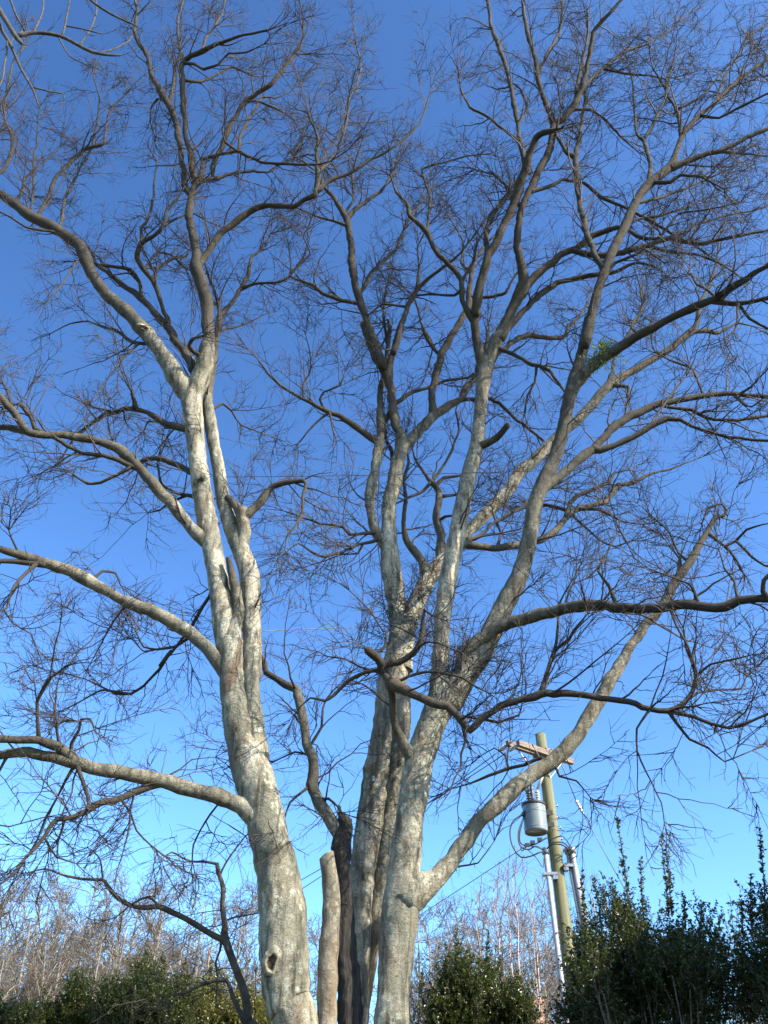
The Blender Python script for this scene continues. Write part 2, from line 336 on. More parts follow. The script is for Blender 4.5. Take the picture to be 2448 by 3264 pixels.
# ------------------------------------------------------------------ the multi-stemmed tree: centre lines read off the photograph
# name | parent | metres it leans forward(+)/towards the viewer(-) | tile: x,y,width ... ; stems give their own distance as @Y
TRACE = """
A|@8.9|0.25|8: 400,2105,400 330,1900,400 290,1500,420 262,1000,395 215,700,370 150,450,345 1: 1130,760,165 1090,620,170 1050,500,135 1: 1015,350,115 1: 1000,200,104 997,60,102 3: 997,1600,97 990,1500,95 968,1320,98 942,1150,90 915,1000,88 885,850,84 864,700,80 845,550,80 832,420,88 828,345,92
A2|A|0.55|1: 1100,660,90 1108,560,95 1100,430,90 1086,260,76 1088,100,82 3: 1090,1560,80 1090,1420,82 1087,1300,86 1080,1150,86 1047,1040,80 1010,950,75 975,850,65 955,750,60 940,650,55 920,550,50 905,450,50 897,380,44 903,300,38 920,220,32 5: 928,1500,28 945,1400,27 952,1350,24
D|@8.93|0.0|8: 670,2105,176 675,1800,175 682,1500,172 697,1300,162 710,1100,155 705,900,146 682,722,130
C|@9.12|0.1|8: 880,2105,230 865,1800,200 845,1500,175 835,1200,160 815,950,150 800,750,155 792,600,160 805,470,150 826,400,140 830,345,125
B|@9.8|0.35|8: 920,2105,210 930,1700,215 945,1300,225 968,900,220 1020,500,245 1105,0,245 2: 235,540,108 255,440,102 270,330,100 287,200,104 303,110,92 318,40,90 4: 314,1300,92 315,1150,86 305,1080,72 295,1000,72 280,900,68 275,800,56 275,700,52 295,620,52 305,550,50 322,490,46
B2|@10.1|-0.3|8: 985,2105,110 1005,1900,112 1060,1500,130 1100,1200,150 1140,900,160 1200,500,150 1265,0,122 2: 310,480,56 328,360,56 325,250,60
E|@8.95|0.1|2: 283,1448,131 293,1300,126 305,1150,130 320,1000,132 335,850,116 350,700,106 366,600,104 385,490,100 415,400,104 450,310,108 478,250,108
I|E|0.5|2: 462,290,80 463,200,66 464,100,60 4: 465,1250,57 468,1150,58 480,1050,62 495,950,65 515,850,62 535,750,60 555,650,58 575,560,55 597,470,50 605,400,46 612,320,45 620,250,50 632,185,56
J|E|-1.7|2: 470,300,90 515,240,82 570,155,75 4: 620,1230,75 670,1120,72 710,1040,70 745,970,66 775,880,60 795,780,56 810,690,55 840,610,52 880,530,50 910,430,48 925,350,46 945,260,46 970,180,42 990,100,40 1005,20,36 6: 990,1260,40 1015,1150,36 1035,1070,34 1060,1000,36 1090,920,34 1130,840,34 1165,760,32 1215,680,32 1300,610,30 1325,550,20 1350,490,18 1400,430,16 1460,380,15 1520,320,14 1580,270,13 1659,215,12
F1|A|-0.6|3: 826,380,80 805,330,76 752,265,74 705,180,66 650,100,62 610,55,58 5: 540,1340,58 470,1280,52 400,1190,50 350,1080,45 320,1045,48 240,990,46 130,930,42 60,880,38 0,835,34 -90,750,28
F2|A|-2.0|3: 832,380,70 856,310,74 880,250,74 898,150,60 5: 900,1480,55 893,1400,55 893,1300,52 870,1220,50 845,1150,46 850,1090,38 832,1020,36 818,940,34 825,870,34 832,830,34 840,790,30 832,720,27 808,600,25 795,500,25 790,400,26 785,340,28 785,290,24 800,255,22 870,225,20 930,195,17 1060,150,12 1160,130,8
F2l|F2|-0.3|5: 828,845,28 797,800,28 790,720,26 775,600,24 750,500,24 720,440,25 660,340,22 640,250,20 600,190,18 580,140,16 590,80,14 585,-20,11
F2m|F2l|0.3|5: 732,455,18 745,380,16 757,320,16 755,270,14 790,245,12 775,200,11 765,120,11 775,50,10 800,-20,9
F2b|F2|-1.0|5: 850,1165,30 900,1080,30 950,1010,30 1000,970,28 1080,915,28 1160,890,24 1270,890,22 1310,865,24 1360,845,26 1375,760,24 1370,690,18 1375,600,14 1350,530,10 1325,470,7
F2b1|F2b|-0.4|5: 1368,830,22 1410,790,18 1450,770,16 1540,730,14 1600,690,12 6: 257,558,9 300,530,8 390,450,7 430,320,4
F2b2|F2b|0.5|5: 1375,750,18 1440,680,14 1480,600,12 1500,500,11 1510,420,10 1540,370,9 1560,280,8 1540,200,6 1525,100,4
F2c|F2|-0.5|5: 845,815,26 865,770,20 875,720,18 872,692,16 940,670,16 1030,655,16 1080,680,14 1130,700,14 1220,710,12 1370,712,10 1430,695,7
F2d|F2|0.4|5: 850,800,24 880,780,20 920,770,18 990,750,14 1080,740,12 1160,745,10 1210,710,8 1270,680,5
F2e|F2d|-1.2|5: 912,775,20 925,700,22 960,640,22 980,570,22 1010,510,20 1060,440,20 1110,400,18 1170,365,18 1210,320,16 1240,280,14 1280,220,12 1310,160,9 1310,80,7 1290,-10,5
F2f|F2c|0.3|5: 1030,655,14 1040,580,12 1080,500,11 1110,460,10 1130,420,9 1190,425,7 1260,390,4
F2g|F2e|0.5|5: 1060,445,11 1120,440,10 1200,470,8 1270,520,6 1300,580,4
F2h|F2c|-0.3|5: 1040,650,12 980,612,10 960,560,7 970,530,5
F2i|F2|0.5|5: 790,345,14 860,352,12 930,325,10 1000,290,8 1100,330,6 1200,325,4
F2j|F2|-0.5|5: 800,280,14 845,280,13 880,300,12 940,280,10 990,230,9 1060,230,7 1140,190,5
F2k|F2|0.6|5: 870,225,13 890,170,12 920,120,10 960,60,8 975,-20,6
F2n|F2l|0.4|5: 720,440,12 680,430,10 650,470,8 650,530,6 670,590,4
F1a|F1|0.5|5: 255,995,18 268,930,14 280,860,12 310,810,10 350,720,8 380,660,5
F1b|F1|-0.5|5: 165,938,16 210,850,16 235,780,16 270,740,16 310,690,16 370,645,15 445,620,13 455,560,10 465,500,8 490,460,7 540,410,5
F1c|F1b|0.3|5: 395,640,10 415,560,9 425,480,8 430,430,7 410,350,5 400,290,4
F1d|F1|0.3|5: 130,925,12 140,870,11 145,780,10 145,700,9 155,630,7 165,540,5
F1e|F1|-0.4|5: 250,1035,12 190,1010,11 110,980,10 30,930,8 -40,900,6
F1f|F1|0.2|5: -80,800,18 0,745,17 45,690,16 55,620,15 45,570,14 20,510,12 20,430,11 40,350,9 60,260,7 110,200,5
F1g|F1|0.6|5: 650,1512,16 570,1480,16 520,1440,14 440,1410,10 380,1390,8 300,1400,6 220,1440,4
F1h|F1g|-0.5|5: 590,1490,12 550,1530,11 520,1550,10 3: 505,230,8 460,290,6 400,370,4
F1i|F1|-0.3|5: 375,1165,13 340,1120,11 280,1210,8 220,1280,5
F1j|F1|0.4|5: 60,885,14 100,820,12 105,770,10 200,690,8 300,600,5
F3|A|0.4|3: 858,270,42 850,240,38 810,180,38 750,110,36 5: 750,1450,36 700,1390,32 640,1320,28 590,1270,24 520,1220,24 470,1180,20 420,1145,15 400,1100,9
F3a|F3|-1.2|5: 705,1415,22 715,1380,20 690,1290,20 660,1210,20 610,1150,20 590,1115,20 610,1050,20 660,1020,18 700,980,16 715,920,14 730,890,12 770,850,9 800,800,6
F3b|F3a|0.4|5: 608,1055,15 610,985,14 640,950,12 660,880,11 668,780,9 680,700,5
F3c|F3a|0.5|5: 660,1205,14 680,1160,13 740,1120,12 800,1110,10 830,1060,6
F3d|F3|-0.4|5: 630,1290,16 610,1220,16 560,1165,15 500,1150,14 430,1143,12 380,1120,8
F3e|F3a|0.6|5: 620,1155,12 680,1090,10 740,1100,9 800,1160,7
F3f|F3a|0.3|5: 700,980,11 760,945,10 830,920,8 900,960,6 980,990,4
A2a|A2|0.6|5: 952,1365,22 990,1320,20 1040,1245,18 1075,1170,16 1085,1110,14 1130,1080,10 1170,1010,6
A2b|A2a|-0.4|5: 1040,1248,14 1100,1225,12 1200,1220,10 1250,1195,9 1310,1110,6 1330,1040,4
A2c|A2|-0.3|5: 952,1360,18 937,1290,14 905,1200,10 880,1120,6
A2d|A2|0.5|5: 945,1430,12 1010,1415,9 1080,1390,7 1160,1350,4
A2e|F2|-0.5|5: 870,1560,18 830,1530,18 815,1495,18 830,1468,16 880,1450,12
A2s|A2|-0.15|3: 1075,1020,62 1058,940,54 1046,880,50 1046,855,46
A2t|A2s|-0.5|3: 1050,880,38 1075,862,36 1130,810,32 1180,750,28 1215,735,26 1270,725,22 1310,724,20 1322,742,16 1310,790,14 1308,860,12 1280,910,10 1240,960,7 1230,1020,4
A2u|A2s|0.1|3: 1046,870,34 1010,820,28 985,795,24
A1s|A|-0.1|3: 1010,1400,60 1028,1300,46 1022,1200,44 1002,1110,32 985,1055,20
A2v|A2|0.5|3: 885,390,16 910,415,14 960,388,10 1000,420,9 1040,480,8 1130,515,5
L1|A|-1.0|1: 1110,900,70 1075,840,74 1035,775,74 960,740,70 870,715,65 770,690,65 680,662,62 600,645,58 500,620,55 400,605,52 330,582,55 270,567,50 190,550,42 130,532,42 70,540,40 0,555,38 -110,600,32
L1b|L1|-0.6|1: 330,582,42 305,555,40 250,515,38 170,485,35 80,480,32 0,480,32 -110,470,26
L1c|L1|-0.6|1: 700,680,32 600,705,30 520,735,30 420,765,32 370,800,28 310,830,24 240,835,22 210,870,20 190,910,18 140,970,16 90,1020,14 50,1070,10 0,1110,8 -60,1150,5
L1d|L1|-0.3|1: 345,590,20 352,630,18 370,700,18 385,752,16 376,785,14
L1e|L1|0.3|1: 340,600,16 290,670,13 250,730,11 200,820,10 160,920,8 110,1000,5
L1f|L1c|0.1|1: 265,838,12 266,870,11 258,902,9
L1g|L1b|-0.3|1: 165,485,16 160,400,14 160,320,15 190,260,16 215,218,20
L1h|L1|-0.2|1: 318,565,18 322,490,16 345,440,14 350,398,12 390,395,10 405,428,9
L1i|L1c|0.3|1: 525,755,10 570,820,9 590,880,8 650,940,7 710,985,5
L1j|L1|0.5|1: 950,775,10 900,830,9 868,872,8 835,940,7 830,1010,5
L1k|L1c|0.2|1: 205,900,10 250,990,8 330,1020,5
L1l|L1|0.4|1: 660,630,14 700,640,10 780,610,8 830,570,6 930,560,3
L1m|L1|0.5|1: 20,560,14 -20,640,12 -60,760,8 -40,840,6 40,860,6 190,820,5
L2|A|-0.7|3: 985,1570,60 950,1520,60 900,1450,62 830,1385,60 750,1340,60 650,1290,55 550,1250,55 450,1200,52 370,1150,52 300,1110,48 200,1075,45 130,1060,40 50,1035,36 0,1020,34 -110,995,28
L2b|L2|-0.2|3: 200,1078,28 130,1076,24 60,1070,24 0,1068,20 -60,1080,16
L2c|L2|-0.4|3: 165,1085,18 100,1140,16 60,1180,14 40,1220,12 30,1270,10 0,1285,8 -40,1320,5
L2d|L2|0.2|3: 405,1160,12 450,1112,10 500,1120,9 522,1175,6
L2e|L2|-0.2|3: 70,1055,10 55,1000,9 38,935,6
L2f|L2c|0.2|3: 20,1280,8 60,1340,7 130,1380,6 160,1450,4
L2g|L2|0.4|3: 530,1260,12 480,1330,9 430,1440,6 380,1530,4
L2h|L2|0.4|3: 830,1390,14 760,1440,13 680,1450,10 620,1440,8 590,1380,6
LB|A|1.6|3: 930,1150,16 910,1200,15 860,1290,15 820,1370,14 760,1440,14 690,1520,13 1: 740,100,13 690,180,13 620,250,12 560,290,11 500,285,9 430,250,8 370,225,6 290,200,4
LB2|LB|0.4|1: 560,290,9 440,270,8 330,330,7 250,370,4
LB3|LB|0.4|1: 750,95,9 680,100,8 620,105,7 570,50,5
L3|A|-1.0|3: 900,1010,48 865,970,46 800,890,48 740,820,48 680,760,46 630,690,46 570,620,45 500,575,42 430,555,38 350,535,34 270,525,30 200,525,30 140,518,32 100,490,34 60,430,34 0,365,30 -80,290,24
L3b|L3|-0.5|3: 600,680,26 560,662,22 500,630,22 440,610,22 360,600,20 290,570,20 220,530,20 150,500,22 130,440,18 80,390,12 30,400,8
L3c|L3b|0.2|3: 555,665,16 500,700,14 430,730,14 380,735,12 330,705,9 298,682,6
L3d|L3|0.3|3: 145,520,30 80,500,28 30,490,26 0,490,24 -80,500,20
L3e|L3|0.4|3: 60,425,14 20,310,10 -30,230,6
L4|A|0.6|3: 830,505,34 785,495,28 710,470,26 640,430,26 590,415,24 530,415,20 460,430,18 400,470,14 330,520,11 280,600,6
L4b|L4|-0.2|3: 595,418,20 582,375,15 570,342,18
L4c|L4|0.2|3: 760,495,14 720,500,11 690,470,9 640,465,8 622,505,6
L5|A|0.5|3: 860,700,30 820,685,26 770,650,24 700,630,24 630,630,20 570,660,14 500,590,9 470,500,7 465,440,5
L6|A|0.6|3: 850,800,20 830,795,16 750,770,14 700,740,12 680,650,9 700,560,6
L7|A|0.4|3: 850,805,16 790,790,12 730,820,9 690,850,7 640,860,4
CL|C|0.7|1: 1478,910,58 1450,870,54 1410,800,50 1370,740,48 1345,680,45 1358,610,42 1350,560,42 1325,500,40 1315,440,40 1305,360,38 1290,290,38 1272,262,36 1230,245,32 1190,220,26 1150,190,24 1143,150,22 1128,120,18 1090,60,12
CLa|CL|0.3|1: 1335,520,16 1350,500,14 1390,430,12 1395,350,10 1410,310,8 1450,260,5
CLb|CL|-0.3|1: 1390,745,14 1430,740,12 1462,775,10 1460,800,8
CLc|CL|-0.4|1: 1335,690,12 1250,760,9 1220,860,6 1230,900,4
CLd|CL|0.4|1: 1340,560,10 1270,540,8 1180,580,6 1120,560,4
Bl|B|-0.9|4: 325,505,40 320,450,34 300,400,32 285,320,34 270,240,34 240,180,34 215,110,34 185,40,34 6: 250,1340,34 215,1230,32 180,1130,30 155,1050,28 140,960,26 135,880,24 118,800,24 95,760,20 75,725,17 45,690,13 20,640,9 40,560,7 110,460,5
Bl1|Bl|0.3|6: 120,800,20 150,765,17 200,730,15 260,680,11 300,600,8 320,520,5
Bl2|Bl|-0.5|6: 165,1115,16 90,1095,14 30,1070,14 0,1040,11 5: 1250,1190,10 1340,1100,7 1310,1020,5
Bl3|Bl|0.4|6: 175,1080,16 200,1010,16 250,955,15 300,910,13 330,830,10 355,780,8 420,700,5
Bl4|Bl|-0.3|6: 120,830,12 70,810,10 10,790,8 -60,760,5
Bl5|Bl|0.5|6: 145,770,11 145,710,9 140,640,7 160,560,4
Br2|Bl|-1.1|4: 268,245,26 285,150,24 310,70,22 325,30,20 6: 290,1290,24 320,1200,22 340,1120,20 380,1050,16 430,1010,13 480,970,11 530,930,8 570,880,5
Br3|Br2|-0.3|6: 375,1055,12 385,980,9 380,900,6 420,820,4
Br4|Br2|0.3|6: 340,1125,10 250,1110,9 200,1150,7 100,1130,4
Br|B|0.5|4: 325,510,40 340,480,38 380,430,36 430,380,34 490,340,30 540,310,26 565,260,24 600,225,20 6: 600,1340,20 630,1290,14 640,1180,9
Bru|Br|0.5|4: 438,375,28 435,350,26 432,280,26 450,210,26 470,140,28 510,70,26 545,10,24 6: 565,1120,22 570,1050,20 580,980,15 600,930,12 640,880,9 720,800,6
Bru1|Bru|0.3|4: 455,160,15 420,100,12 400,50,10 6: 450,1290,11 405,1220,10 380,1130,8 360,1080,6 300,1020,4
Bru2|Bru|-0.3|6: 575,1090,14 640,1085,13 700,1070,11 740,1000,8 790,960,5
Bru3|Bru|0.4|6: 570,1000,12 540,960,10 545,880,7 500,800,4
Brx|Br|0.4|4: 540,315,16 590,310,12 650,310,14 700,345,13 760,400,12 840,465,10
G|B|0.3|4: 262,870,44 238,815,37 215,760,36 203,700,38 207,660,40 215,620,38 228,540,38 240,470,34 245,400,32 240,320,26 250,250,22 265,180,18 275,80,14 275,20,12 6: 270,1270,11 255,1150,9 265,1060,7 290,980,5
G1|G|0.3|4: 250,400,24 265,385,20 300,330,16 360,285,14 420,270,14 480,245,11 560,235,8 640,200,5
G2|G|-0.5|4: 232,470,26 215,460,22 3: 1540,490,26 1460,440,22 1400,415,20 1330,380,16 1270,350,14 1210,310,12 1160,260,9 1100,180,5
G2a|G2|-0.3|3: 1400,415,12 1380,370,11 1400,340,10 1470,310,7 1490,250,4
G2b|G2|0.3|3: 1315,375,10 1310,310,9 1340,250,8 1340,170,6 1320,90,4
G2c|G2|0.2|3: 1420,430,11 1370,470,9 1330,510,8 1290,560,5
G2d|G2|-0.2|3: 1410,430,10 1430,480,9 1452,540,5
G3|B|-0.4|3: 1680,960,22 1610,950,18 1510,950,16 1480,920,12 1380,905,10 1310,880,9 1220,850,5
G4|B|-0.7|3: 1680,960,20 1610,985,16 1550,1000,14 1480,1030,13 1400,1050,12 1350,1030,10 1290,990,6 1200,1060,4
G4b|G4|0.2|4: 180,845,10 160,880,8 100,880,6 20,910,4
G5|B|0.5|4: 290,560,16 285,500,14 265,460,12 262,420,9
H|B|0.9|2: 325,70,70 335,20,64 4: 370,1070,60 400,1000,60 440,940,58 475,900,52 560,800,46 620,740,45 680,680,45 720,630,42 750,580,42 800,540,40 850,490,40 900,440,38 950,400,36 1010,340,34 1060,280,34 1110,240,32 1180,200,28 1240,165,26 1300,130,24 6: 1350,1230,22 1400,1180,16 1410,1110,14 1440,1050,12 1470,960,9 1480,870,6
H1|H|0.2|4: 420,970,40 395,905,30 365,860,26 335,820,22 327,760,18 335,680,15 330,600,13 350,540,9 330,480,6
H2|H|0.3|4: 470,910,40 468,870,34 465,810,30 450,750,28 455,680,28 450,640,24 430,615,21 410,590,13 370,530,9 360,490,5
H2a|H2|0.2|4: 450,630,14 480,600,12 540,590,9 600,560,6
H2b|H2|-0.3|4: 430,620,14 400,650,12 350,670,10 310,690,8 280,700,5
H2c|H2|0.3|4: 455,665,12 520,660,10 570,680,7 640,690,4
H2d|H2|-0.2|4: 450,760,12 480,740,10 530,735,8
H2e|H2|0.6|4: 430,610,13 470,560,11 510,490,10 530,420,8 520,350,6 540,270,4
H3|H|0.4|6: 1330,1240,18 1390,1215,17 1440,1210,16 1480,1215,12 1540,1180,8 1600,1190,5
H4|H|0.3|4: 1060,285,22 1090,220,14 1100,160,11 6: 1170,1180,10 1210,1110,8 1200,1060,6
H5|H|-0.2|4: 1080,262,16 1120,265,13 1150,270,12 1145,305,9
K|E|-0.7|2: 365,520,52 345,470,42 320,420,38 298,360,35 291,290,34 286,230,33 272,185,34 250,150,36 235,115,36 203,88,33
M|K|-0.5|2: 262,165,40 280,195,40 310,215,40 370,250,34 430,275,34 490,290,32 530,320,30 560,352,28 580,376,26 600,352,28 640,315,28 700,280,28 760,260,26 830,240,26 900,240,24 1000,250,24 1100,265,22 1200,290,22 1290,305,21 1340,285,18 1380,240,15 1400,180,14 1380,120,11 1360,70,9 1350,0,7
M1|M|-0.3|2: 1280,303,16 1380,325,14 1450,350,13 1520,365,12 1580,350,11 1659,315,10 1740,290,6
M2|M|0.3|2: 818,243,20 840,180,17 870,110,16 885,60,12 890,0,10 4: 900,1050,8 940,980,5
M3|M2|-0.3|2: 873,95,12 930,50,11 950,10,8 1000,-50,5
M4|M1|0.2|2: 1310,308,11 1340,360,10 1375,410,9 1440,440,8 1500,490,6 1600,450,4
M5|M|-0.2|2: 1230,300,10 1180,370,8 1180,450,7 1210,520,6 1270,640,5 1280,710,3
M6|M|-0.3|2: 1400,185,11 1450,140,9 1520,120,7 1600,100,4
M7|M|0.4|2: 1335,290,10 1400,240,10 1480,228,8 1560,225,7 1580,180,4
M8|M|0.2|2: 575,235,8 610,280,10 680,340,10 750,320,8 760,280,5
M9|M|-0.2|2: 300,185,14 350,165,12 410,160,11 470,165,10 540,180,9 590,215,7 640,240,4
K2|K|-0.4|2: 255,150,26 275,130,24 310,125,22 360,95,22 390,50,20 4: 390,1190,18 400,1130,16 405,1080,12 430,1100,8 480,1120,5
K3|K|0.3|1: 1660,185,24 1635,175,21 1570,195,18 1500,235,17 1440,290,15 1400,315,12 1340,305,8 1290,350,4
K4|K|-0.2|2: 265,135,14 235,100,12 262,70,11 265,10,9 4: 255,1160,7 200,1080,5 130,1010,3
Il|I|-1.9|4: 630,195,46 605,140,36 590,80,32 585,0,31 6: 590,1150,32 600,1080,34 620,1000,34 635,940,34 670,880,30 700,810,30 730,750,30 745,690,30 770,620,30 790,560,28 815,500,24 860,480,18 900,470,10
Il1|Il|0.3|6: 635,935,20 630,850,18 650,780,18 700,720,16 715,690,13 760,640,9 850,620,5
Il2|Il|-0.4|6: 780,605,20 755,540,17 745,450,16 730,370,16 715,290,16 695,230,15 670,150,15 645,90,13 635,0,11 630,-60,8
Il3|Il2|-0.3|6: 745,520,10 725,500,10 640,430,10 570,390,9 540,330,7 530,270,5
Il4|Il|-0.9|6: 590,1170,22 570,1145,20 545,1100,18 535,1020,18 500,970,18 450,920,18 415,850,18 380,815,16 350,790,14 340,740,12 300,700,9 280,640,6
Il5|Il4|0.2|6: 415,845,12 425,720,10 405,660,9 395,620,8 450,600,7 560,570,6 650,560,4
Il6|Il4|-0.3|6: 540,1030,12 580,960,10 600,880,8 640,820,5
Il7|Il4|0.5|6: 535,1060,12 510,1080,10 440,1075,9 370,1080,6
Il8|Il2|0.6|6: 745,450,10 780,400,9 760,330,8 700,290,5
Ir|I|-2.5|4: 630,200,50 645,160,50 670,90,48 6: 680,1230,46 720,1140,44 768,1040,44 762,980,30 745,900,28 745,830,28 760,760,26 790,690,26 825,620,26 860,560,26 875,500,26 880,450,27 915,430,24 950,385,22 975,330,20 995,260,18 1010,180,17 1020,120,16 1050,80,14 1090,40,11 1140,-20,9
Ir1|Ir|-0.3|6: 880,460,24 855,400,20 835,340,18 815,270,18 805,200,16 785,140,15 770,60,13 760,-20,11
Ir2|Ir1|0.3|6: 818,275,12 850,200,11 895,120,10 908,40,8 910,-40,6
Ir3|Ir|0.4|6: 978,325,15 1030,270,14 1080,230,13 1130,190,11 1220,160,8 1300,110,6 1380,40,4
Ir4|Ir|-0.4|6: 950,390,13 965,300,12 985,220,11 1000,130,9 1000,40,7
Ir5|Ir|-1.0|6: 770,1045,34 795,1025,30 850,970,28 910,930,26 970,900,24 1020,860,22 1070,840,20 1110,830,18 1150,840,16 1200,870,14 1260,865,11 1330,780,8 1420,770,6 1560,740,4
Ir6|Ir5|-0.3|6: 940,918,24 970,925,23 1040,935,22 1130,920,22 1220,895,20 1300,870,18 1400,890,15 1500,870,13 1659,840,10 1760,810,6
Ir7|Ir|-0.3|6: 695,1220,26 760,1140,22 820,1080,22 890,1035,20 960,1015,18 1050,1000,16 1100,990,14 1180,960,10 1260,980,7 1340,1060,4
Ir8|Ir|0.9|6: 660,1300,24 690,1280,20 740,1240,20 790,1225,18 860,1235,17 920,1225,16 930,1190,13 970,1160,10 1000,1110,8
Ir9|Ir|-0.4|4: 680,120,18 715,140,15 800,185,14 860,210,13 900,260,11 920,290,7
Ir10|Ir|0.4|6: 760,760,16 720,715,14 715,690,11 660,640,8 590,620,5
Ir11|Ir|0.4|6: 785,700,16 830,690,14 870,680,14 910,655,13 990,670,13 1050,720,13 1120,750,12 1200,790,12 1300,850,11 1380,890,8 1480,960,5
Ir12|Ir5|0.3|6: 1120,830,12 1180,800,10 1260,790,9 1350,760,7 1480,700,5 1600,600,3
Ir13|Ir3|0.3|6: 1075,255,10 1140,270,9 1220,275,7 1290,290,5 1400,260,3
Ir14|Ir6|-0.3|6: 1220,895,12 1300,920,11 1400,930,9 1500,970,7 1580,1030,4
Ir15|Ir6|0.3|6: 1310,870,12 1400,820,10 1500,790,8 1600,770,6 1700,740,4
Ir16|Ir9|0.3|4: 810,190,11 805,250,10 780,300,8 770,360,5
Ir17|Ir|0.3|6: 955,405,12 1020,405,10 1070,440,9 1120,500,7 1190,560,4
Jb|J|0.7|6: 1045,985,26 1035,960,22 1010,890,22 985,810,22 970,730,20 960,640,20 958,570,20 975,480,13 990,350,10 985,230,7 1010,120,4
Jb1|Jb|-0.2|6: 958,580,16 925,560,14 900,520,12 885,490,9 900,400,7 890,300,5
J1|J|-0.4|6: 1290,620,24 1390,580,20 1480,550,18 1560,515,15 1659,470,12 1760,430,8
J2|J|0.3|6: 1345,500,15 1325,400,12 1300,360,10 1280,320,9 1240,250,7 1220,150,4
J2a|J2|-0.2|6: 1325,400,9 1370,380,9 1430,340,8 1500,250,6 1560,200,4
J3|J|0.4|6: 1228,675,18 1225,580,15 1210,520,14 1180,490,10 1170,400,8 1165,300,6 1140,200,4
J3a|J3|-0.2|6: 1212,515,12 1260,410,11 1285,350,9 1290,280,7 1330,200,4
J4|J|-0.4|6: 1230,665,14 1300,665,14 1340,640,12 1420,650,9 1500,690,6
J5|J|0.4|6: 1180,745,14 1240,730,12 1330,700,10 1440,650,8 1560,600,5
J6|J|-0.5|6: 1410,420,11 1480,430,10 1540,400,9 1600,370,8 1680,330,6
J7|J|0.4|6: 1470,375,10 1500,280,9 1550,210,8 1590,130,7 1659,90,6 1720,20,4
J8|J1|0.3|6: 1480,550,11 1560,560,9 1659,570,6
J9|J|-0.4|6: 1060,1000,18 1100,960,14 1180,930,11 1210,910,8 1280,960,5
P|J|-2.2|4: 935,300,36 955,260,36 985,225,36 1040,170,40 1100,130,38 1170,90,34 1240,50,32 1310,10,30 6: 1390,1120,30 1470,1090,28 1530,1045,24 1600,1005,20 1659,970,18 1750,910,14
P2|P|-0.3|6: 1455,1097,22 1530,1110,18 1590,1100,17 1659,1085,16 1760,1060,10
P3|P2|0.2|6: 1550,1110,12 1590,1165,11 1659,1200,10 1720,1220,6
P4|P|0.3|6: 1190,1225,13 1160,1190,11 1200,1120,9 1190,1040,6 1170,980,4
P5|P|0.4|6: 1480,1090,14 1440,1060,11 1400,1040,9 1380,1000,6
P6|P2|-0.3|6: 1560,1115,10 1540,1200,8 1500,1240,6 1530,1300,4
N|J|-1.9|4: 500,1330,48 540,1240,48 600,1190,46 680,1140,45 760,1115,44 850,1090,42 950,1072,40 1050,1068,37 1150,1070,36 1250,1075,36 1350,1068,36 1430,1072,36 1500,1070,36 1550,1048,34 1659,1042,32 1780,1050,26
N1|N|0.3|4: 1110,1060,16 1080,990,12 1040,940,10 1070,870,8 1110,800,6 1090,740,4
N2|N|-0.2|4: 1660,1045,24 1642,1015,20 1642,975,18 1665,950,14 1720,930,8
N3|N|-0.2|4: 1400,1060,12 1385,1010,10 1370,985,8 1300,960,7 1220,930,5
N4|N|0.3|4: 1560,1055,12 1540,980,9 1500,930,7 1480,860,4
N5|N|-0.3|4: 1310,1085,10 1330,1150,9 1370,1220,8 1400,1310,6
N6|N|0.2|4: 900,1075,10 930,1010,8 960,960,6 960,900,4
Q|J|0.3|4: 845,650,34 868,625,34 910,580,34 970,530,34 1030,490,31 1070,440,30 1110,400,30 1180,360,28 1260,330,26 1330,315,22 1420,300,20 1540,290,18 1659,303,16 1780,320,10
Qb|Q|-0.4|4: 1020,500,26 1045,500,23 1110,475,20 1180,445,22 1230,410,22 1290,380,20 1340,385,14 1400,420,13 1480,440,13 1540,455,12 1659,462,11 1760,480,6
Qc|Q|0.2|4: 1260,335,16 1290,345,13 1380,350,14 1440,380,13 1520,390,12 1659,375,11 1760,360,6
Qd|Q|0.4|4: 1430,298,10 1380,200,9 1300,170,7 1250,140,5
Qe|Q|-0.3|4: 1540,290,10 1570,330,8 1600,340,7 1640,310,4
Qf|Qb|0.3|4: 1230,415,10 1260,360,9 1310,290,7 1360,230,4
R|I|1.2|4: 530,850,36 560,842,27 620,850,26 690,858,26 750,845,26 830,825,26 880,790,24 920,750,22 960,715,20 1020,695,20 1070,685,20 1090,650,18 1110,625,16 1160,620,14 1200,600,12 1250,580,9 1320,560,7 1400,530,4
Rb|R|0.2|4: 915,750,18 940,690,16 970,660,14 1030,635,13 1080,615,12 1100,580,9 1150,570,6
Rc|R|-0.3|4: 960,718,13 1040,715,11 1090,740,9 1130,760,6 1200,770,4
Rd|R|0.3|4: 930,725,14 910,712,13 850,700,14 800,700,12
Re|R|0.2|4: 960,740,10 1000,780,9 1050,830,8 1100,850,7 1160,830,4
Rf|R|0.4|4: 680,855,10 685,800,9 660,750,7 650,700,4
I2|I|0.7|4: 540,850,24 600,815,16 650,770,13 720,730,13 790,690,14 860,640,10
Ist|I|-0.3|4: 600,490,30 625,480,28 665,455,24 690,430,21 706,410,19
S|E|0.4|2: 340,1010,92 385,960,88 440,930,76 480,880,68 520,820,66 570,750,62 620,690,60 680,630,60 740,575,60 800,530,58 860,500,54 910,455,54 960,400,52 1000,340,48 1040,270,46 1080,200,46 1120,140,44 1160,60,42 4: 1150,1220,40 1210,1140,36 1260,1090,34 1300,1010,36 1350,940,30 1400,860,26 1440,790,22 1470,742,17 1500,735,11 1510,720,9 1490,695,8 1440,710,7 1420,760,5
S1|S|-0.3|4: 1440,800,16 1460,812,14 1500,850,12 1540,830,12 1600,890,10 1650,920,8 1700,930,5
